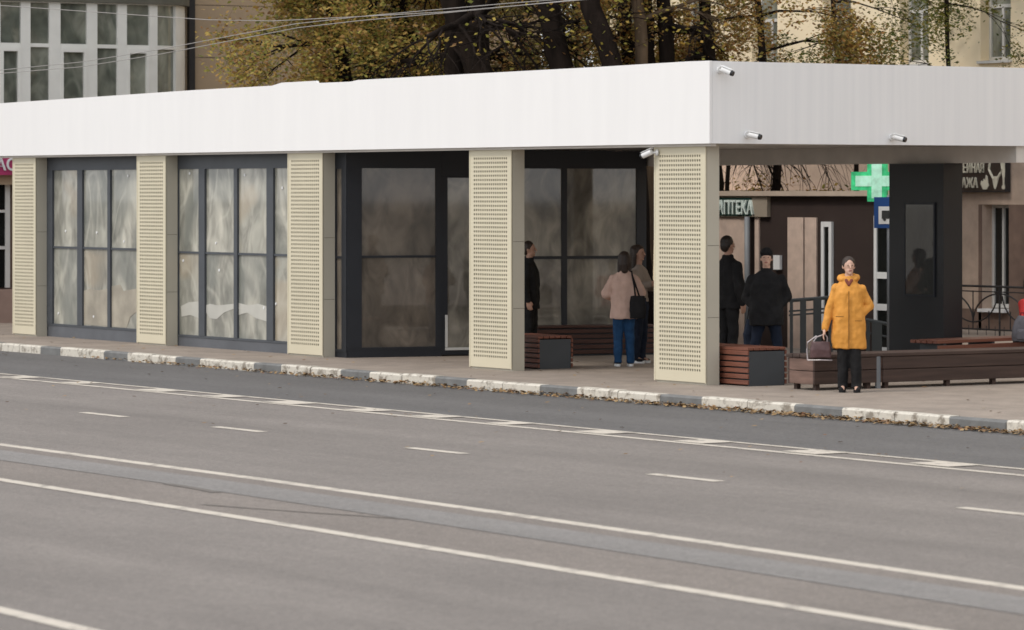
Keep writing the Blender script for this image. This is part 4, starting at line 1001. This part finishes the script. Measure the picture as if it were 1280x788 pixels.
def person(label, loc, rz, H, arms, legs, top_fn, topm, trom, hairm=None, hair='short', hat=None, skin=None, shoem=None, sole=None, group='people at the bus stop', female=False, head_turn=0, trous_r=1.0):
    """faces local -y; +x is its own left. arms/legs: (side, joint, joint, joint) in a 1.75 m figure"""
    t = thing('person', label, 'person', loc, rz, group)
    S = H/1.75; t.scale = (S, S, S); sw = .165 if female else .19
    skin = skin or M['skin']
    bd = Blob()
    bd.loft([(0,.0,.84,.13,.09),(0,0,.95,.155,.10),(0,0,1.08,.125,.085),(0,0,1.28,.14,.09),(0,0,1.37,sw-.055,.075),(0,.01,1.45,.06,.055)])
    bd.cap((0,.012,1.42), .055, (0,.0,1.54), .052)
    hd = Matrix.Rotation(head_turn, 3, 'Z')
    H_ = lambda v: tuple(hd @ Vector(v))
    bd.ell((0,.005,1.655), (.074,.090,.098), hd); bd.ell(H_((0,-.022,1.585)), (.055,.062,.062), hd)       # skull, jaw
    bd.cap(H_((0,-.088,1.655)), .011, H_((0,-.106,1.618)), .014)                                           # nose
    bd.ell(H_((0,-.079,1.585)), (.026,.012,.010), hd); bd.ell(H_((0,-.070,1.548)), (.022,.018,.016), hd)    # mouth, chin
    for s in (-1, 1):
        bd.ell(H_((s*.076,.012,1.635)), (.012,.020,.032), hd)
    for (s, sh, el, wr) in arms:
        bd.chain([((sh[0]*.88,sh[1],sh[2]-.04),.045),(el,.036),(wr,.026)]); hand(bd, wr, Vector(wr)-Vector(el), s)
    for (s, hp, kn, an) in legs:
        bd.chain([(hp,.078),(kn,.052),(an,.036)]); bd.cap(an, .034, (an[0]*1.0, an[1]-.12, an[2]-.04), .026)
    bd.grown('body', skin, t, .0085, 1)
    top = Blob(); top_fn(top, arms); top.grown('jacket' if topm in (M['black_cloth'],) else 'top', topm, t, .011, 2, .017, loc[0]*3)
    tr_ = Blob()
    tr_.loft([(0,0,.80,.14,.105),(0,0,.92,.165,.115),(0,0,1.02,.15,.105)])
    for (s, hp, kn, an) in legs:
        tr_.chain([((hp[0]*.95,hp[1],hp[2]-.02),.098*trous_r),(kn,.072*trous_r),((an[0],an[1]+.0,an[2]+.02),.062*trous_r)])
        tr_.ell((an[0],an[1]-.005,an[2]-.005), (.066*trous_r,.072*trous_r,.04))
    tr_.grown('trousers', trom, t, .011, 2, .014, loc[1]*3)
    for (s, hp, kn, an) in legs:
        fo = Vector((s*.12,-1,0)).normalized(); sh_ = Blob(); a_ = Vector(an)
        zf = an[2]-.08
        sh_.ell((a_.x,a_.y+.01,zf+.05), (.042,.052,.05)); sh_.ell(tuple(Vector((a_.x,a_.y,zf+.038))+fo*.07), (.046,.095,.036), Matrix.Rotation(math.atan2(fo.x,-fo.y),3,'Z'))
        so = sh_.grown('shoe', shoem or M['black_cloth'], t, .008, 1)
        b = Blob(); b.loft([(a_.x+fo.x*.04, a_.y+fo.y*.04, zf, .046, .128), (a_.x+fo.x*.04, a_.y+fo.y*.04, zf+.036, .046, .128)]); ob = b.build('sole', sole or M['black_cloth'], so)
    if not hat == 'none':
        for s in (-1, 1):
            e = Blob(); e.ell(H_((s*.03,-.0845,1.655)), (.009,.007,.005)); e.build('eye', M['eye'], t, smooth=True)
        e = Blob(); e.ell(H_((0,-.090,1.587)), (.024,.008,.007)); e.build('lips', M['lip'], t, smooth=True)
    if hair != 'none' and hairm:
        h = Blob(); h.ell(H_((0,.022,1.683)), (.086,.094,.088), hd); h.ell(H_((0,.055,1.63)), (.074,.060,.085), hd)
        for s in (-1, 1): h.ell(H_((s*.068,.02,1.66)), (.020,.045,.05), hd)
        if hair in ('bob', 'long'):
            low = 1.45 if hair == 'bob' else 1.34
            h.chain([(H_((0,.06,1.68)),.085),(H_((0,.075,1.56)),.078),(H_((0,.085,low+.03)),.055)])
            for s in (-1, 1): h.chain([(H_((s*.05,.03,1.68)),.05),(H_((s*.078,.03,1.58)),.034),(H_((s*.075,.04,low)),.030)])
            h.ell(H_((0,-.045,1.725)), (.06,.035,.022), hd)
        h.grown('hair', hairm, t, .008, 1, .006, 3)
    if hat == 'beanie':
        h = Blob(); h.ell(H_((0,.014,1.705)), (.086,.100,.088), hd); h.ell(H_((0,.04,1.675)), (.084,.086,.075), hd); h.loft([(0,.012,1.70,.089,.104),(0,.010,1.735,.088,.102)])
        h.grown('hat', M['black_cloth'], t, .009, 1)
    return t

def jacket(hem, w_hem, w_chest, collar=True, sleeve=.062, cuff=.042, hood=False, drop=0.0, dep=.125):
    def fn(bl_, arms):
        bl_.loft([(0,0,hem,w_hem,dep),(0,0,hem+.12,w_hem*.99,dep),(0,0,(hem+1.2)/2,w_hem*.96,dep),(0,0,1.15,w_chest*.98,dep*.98),(0,0,1.30,w_chest,dep*.92),(0,.0,1.38,w_chest*.90,.098),(0,.005,1.425,w_chest*.66,.085),(0,.01,1.47,w_chest*.36,.07)])
        if collar: bl_.loft([(0,.008,1.44,.085,.078),(0,.008,1.515,.068,.068)])
        if hood:
            bl_.chain([((-.085,-.03,1.475),.035),((-.10,.05,1.485),.05),((0,.10,1.49),.062),((.10,.05,1.485),.05),((.085,-.03,1.475),.035)])
        for (s, sh, el, wr) in arms:
            e2 = Vector(wr).lerp(Vector(el), .02+drop)
            bl_.chain([((sh[0]*.90, sh[1], sh[2]-.035), sleeve), (el, sleeve), (tuple(e2), cuff)])
    return fn
def stand(sp=.09, dyl=0.0, dyr=0.0, xl=0, xr=0):
    return [(-1,(-.085,0,.90),(-sp+xr*.5,-.02+dyr*.5,.49),(-sp-.01+xr,.02+dyr,.08)),(1,(.085,0,.90),(sp+xl*.5,-.02+dyl*.5,.49),(sp+.01+xl,.02+dyl,.08))]
def facing(dx_, dy_): return math.atan2(dx_, -dy_)
CAMD = facing(-FX, -FY)      # towards the camera
def standat(px, Z): x_, y_ = W(px, Z); return (x_, y_, 0)

# person in the yellow coat, bag in the right hand, left hand in the pocket
yp = W(1061, 47.35)+(0,)
arms = [(-1,(-.185,0,1.385),(-.25,.01,1.09),(-.31,-.05,.83)), (1,(.185,0,1.385),(.262,.05,1.12),(.13,-.03,.99))]
yl = person('person in a knee length yellow coat holding a clear handled bag', yp, CAMD-.08, 1.655, arms, stand(.07, dyl=-.05, xl=.02), jacket(.565,.228,.190, sleeve=.060, cuff=.048, hood=True, dep=.14), M['yellow'], M['black_cloth'], M['hair_brown'], 'short', female=True, trous_r=1.12, head_turn=.22)
b = MB(); b.box(-.006,.006,-.165,-.150,.58,1.32); b.build('coat_placket', M['yellow_seam'], yl)
b = MB(); b.box(-.17,-.07,-.158,-.150,.985,.995); b.box(.08,.17,-.158,-.150,.93,.94); b.build('pocket_seams', M['yellow_seam'], yl)
b = Blob(); b.chain([((-.035,-.075,1.46),.022),((0,-.095,1.40),.020),((.035,-.075,1.46),.022)]); b.grown('scarf', M['scarf'], yl, .008, 1)
hx = Matrix.Rotation(CAMD-.08, 3, 'Z') @ Vector((-.30*.945, -.06*.945, 0))
hb = thing('handbag', 'dark purple handbag in a clear plastic bag held by the person in yellow', 'bag', (yp[0]+hx.x-.02, yp[1]+hx.y, -.075), CAMD-.08)
b = Blob(); b.loft([(-.05,-.02,.50,.13,.05),(-.05,-.02,.60,.135,.06),(-.05,-.02,.70,.11,.045)]); b.grown('bag_body', M['bag_brown'], hb, .01, 2, .01)
b = MB(); b.tube([(-.15,-.02,.68),(-.10,-.02,.755),(-.0,-.0,.79),(.03,-.02,.755),(.03,-.02,.68)], .009, 6); b.build('handle', M['clear'], hb)
b = MB(); b.tube([(-.21,-.02,.47),(-.22,-.02,.60),(-.21,-.02,.69),(-.10,-.02,.77)], .009, 6); b.tube([(-.21,-.02,.47),(-.05,-.085,.475),(.09,-.02,.47)], .008, 6); b.build('plastic_edge', M['clear'], hb)

arms = [(-1,(-.21,0,1.38),(-.275,.05,1.11),(-.15,-.01,.97)), (1,(.21,0,1.38),(.28,.05,1.12),(.14,-.01,.97))]
person('person in a black knitted hat and padded black jacket behind the slatted bench', standat(958, 50.6), CAMD-.1, 1.70, arms, stand(.13, xl=.04, xr=-.04), jacket(.73,.235,.225, sleeve=.078, cuff=.06, dep=.16), M['black_cloth'], M['navy'], M['hair'], 'short', hat='beanie')
bp = standat(938, 50.9)
dk = thing('shopping_bag', 'dark cloth bag hanging beside the person in the knitted hat', 'bag', (bp[0], bp[1], 0), CAMD)
b = Blob(); b.loft([(0,0,.42,.08,.07),(0,0,.58,.10,.08),(0,0,.78,.05,.04)]); b.grown('bag_body', M['navy'], dk, .012, 2, .01)
b = MB(); b.tube([(-.04,0,.77),(-.02,0,.93),(.03,0,.94),(.04,0,.77)], .008, 6); b.build('handle', M['black_cloth'], dk)

arms = [(-1,(-.21,0,1.40),(-.27,.03,1.12),(-.25,-.04,.88)), (1,(.21,0,1.40),(.27,.0,1.12),(.24,-.17,1.02))]
person('person in black with bare dark hair, half hidden behind the corner column', standat(910, 53.6), CAMD+2.2, 1.84, arms, stand(.09), jacket(.80,.21,.21, sleeve=.075, cuff=.055, dep=.13), M['black_cloth'], M['black_cloth'], M['hair'], 'short', skin=M['skin2'])

arms = [(-1,(-.20,0,1.39),(-.25,.03,1.11),(-.25,-.03,.87)), (1,(.20,0,1.39),(.25,.03,1.11),(.25,-.03,.87))]
person('person in a black coat seen in profile beside the kiosk glass', standat(662, 57.2), CAMD+1.35, 1.72, arms, stand(.06, dyl=-.05, dyr=.03), jacket(.74,.19,.20, sleeve=.068, cuff=.05, dep=.145), M['black_cloth'], M['black_cloth'], M['hair_brown'], 'short', skin=M['skin2'])

arms = [(-1,(-.175,0,1.36),(-.26,-.06,1.12),(-.14,-.24,1.10)), (1,(.175,0,1.36),(.26,-.06,1.12),(.16,-.22,1.05))]
pk = person('person with a dark bob in an oversized pink fleece and blue jeans, back turned', standat(780, 54.4), CAMD+math.pi+.1, 1.61, arms, stand(.085), jacket(.73,.215,.21, sleeve=.088, cuff=.06, dep=.15, collar=False), M['pink'], M['jeans'], M['hair_brown'], 'bob', shoem=M['black_cloth'], sole=M['white'], female=True, trous_r=1.06)
arms = [(-1,(-.17,0,1.37),(-.22,-.06,1.12),(-.10,-.25,1.18)), (1,(.17,0,1.37),(.22,-.06,1.13),(.12,-.25,1.16))]
person('person with long brown hair and pale sleeves in profile beside the pink fleece', standat(798.5, 55.4), CAMD+1.0, 1.69, arms, stand(.07), jacket(.92,.17,.175, sleeve=.070, cuff=.05, dep=.115, collar=False), M['white_cloth'], M['navy'], M['hair_brown'], 'long', skin=M['skin2'], sole=M['white'], female=True, trous_r=1.15)
bx_, by_ = W(797, 54.2)
bg_ = thing('shoulder_bag', 'black shoulder bag on a strap over the pink fleece', 'bag', (bx_, by_, 0), CAMD)
b = Blob(); b.loft([(0,0,.68,.11,.06),(0,0,.80,.12,.075),(0,0,1.0,.10,.055)]); b.grown('bag_body', M['black_cloth'], bg_, .012, 2, .008)
b = MB(); b.tube([(-.03,-.02,.98),(-.05,-.05,1.15),(-.08,-.045,1.30),(-.085,.02,1.345),(-.07,.10,1.28),(.03,.05,.98)], .014, 6); b.build('strap', M['black_cloth'], bg_)

# seated person at the right edge and the grey backpack on the bench
sx_, sy_ = W(1289, 52.6)
arms = [(-1,(-.19,0,.93),(-.25,-.06,.68),(-.14,-.30,.60)), (1,(.19,0,.93),(.25,-.06,.68),(.14,-.30,.60))]
def seated(label, loc, rz):
    t = thing('person', label, 'person', loc, rz, 'people at the bus stop')
    bd = Blob()
    bd.loft([(0,0,.46,.16,.11),(0,0,.60,.135,.09),(0,0,.82,.15,.10),(0,0,.95,.17,.085),(0,.01,1.01,.07,.06)])
    bd.cap((0,.01,.98), .055, (0,0,1.09), .05); bd.ell((0,.005,1.205), (.074,.090,.098)); bd.ell((0,-.022,1.135), (.055,.062,.062)); bd.cap((0,-.088,1.205), .011, (0,-.106,1.168), .014)
    legs = [(s,(s*.09,-.02,.53),(s*.10,-.45,.50),(s*.11,-.43,.08)) for s in (-1,1)]
    for (s, sh, el, wr) in arms: bd.chain([(sh,.05),(el,.037),(wr,.026)]); hand(bd, wr, Vector(wr)-Vector(el), s)
    for (s, hp, kn, an) in legs: bd.chain([(hp,.078),(kn,.052),(an,.036)]); bd.cap(an, .034, (an[0], an[1]-.12, .04), .026)
    bd.grown('body', M['skin'], t, .009, 1)
    j = Blob(); j.loft([(0,0,.46,.20,.15),(0,0,.62,.19,.14),(0,0,.85,.20,.13),(0,0,.95,.185,.10),(0,.01,1.01,.10,.075)])
    for (s, sh, el, wr) in arms: j.chain([(sh,.08),(el,.066),(wr,.045)])
    j.grown('jacket', M['red'], t, .012, 2, .01)
    q = Blob()
    for (s, hp, kn, an) in legs: q.chain([(hp,.10),(kn,.075),(an,.06)])
    q.grown('trousers', M['navy'], t, .012, 2, .008)
    h = Blob(); h.ell((0,.022,1.235), (.086,.094,.088)); h.ell((0,.055,1.18), (.074,.060,.085)); h.grown('hair', M['hair'], t, .009, 1, .005)
    for (s, hp, kn, an) in legs:
        k_ = Blob(); k_.ell((an[0],an[1]-.07,.04), (.046,.12,.04)); k_.grown('shoe', M['black_cloth'], t, .009, 1)
    return t
seated('person in a bright red jacket seated at the right edge of the photo', (sx_, sy_, -.0), CAMD+.9)
gx_, gy_ = W(1278, 51.2)
gb = thing('backpack', 'grey rounded backpack on the reddish bench at the right edge', 'backpack', (gx_, gy_, .475), CAMD)
b = Blob(); b.loft([(0,0,.0,.13,.09),(0,0,.12,.14,.10),(0,0,.26,.12,.085),(0,0,.34,.06,.05)]); b.grown('bag_body', M['grey_cloth'], gb, .012, 3, .015)
b = Blob(); b.loft([(0,-.10,.03,.09,.03),(0,-.105,.14,.09,.035),(0,-.09,.17,.07,.02)]); b.grown('front_pocket', M['grey_cloth'], gb, .01, 2)
b = MB(); b.tube([(-.03,0,.33),(-.02,0,.38),(.02,0,.38),(.03,0,.33)], .008, 6); b.build('handle', M['black_cloth'], gb)
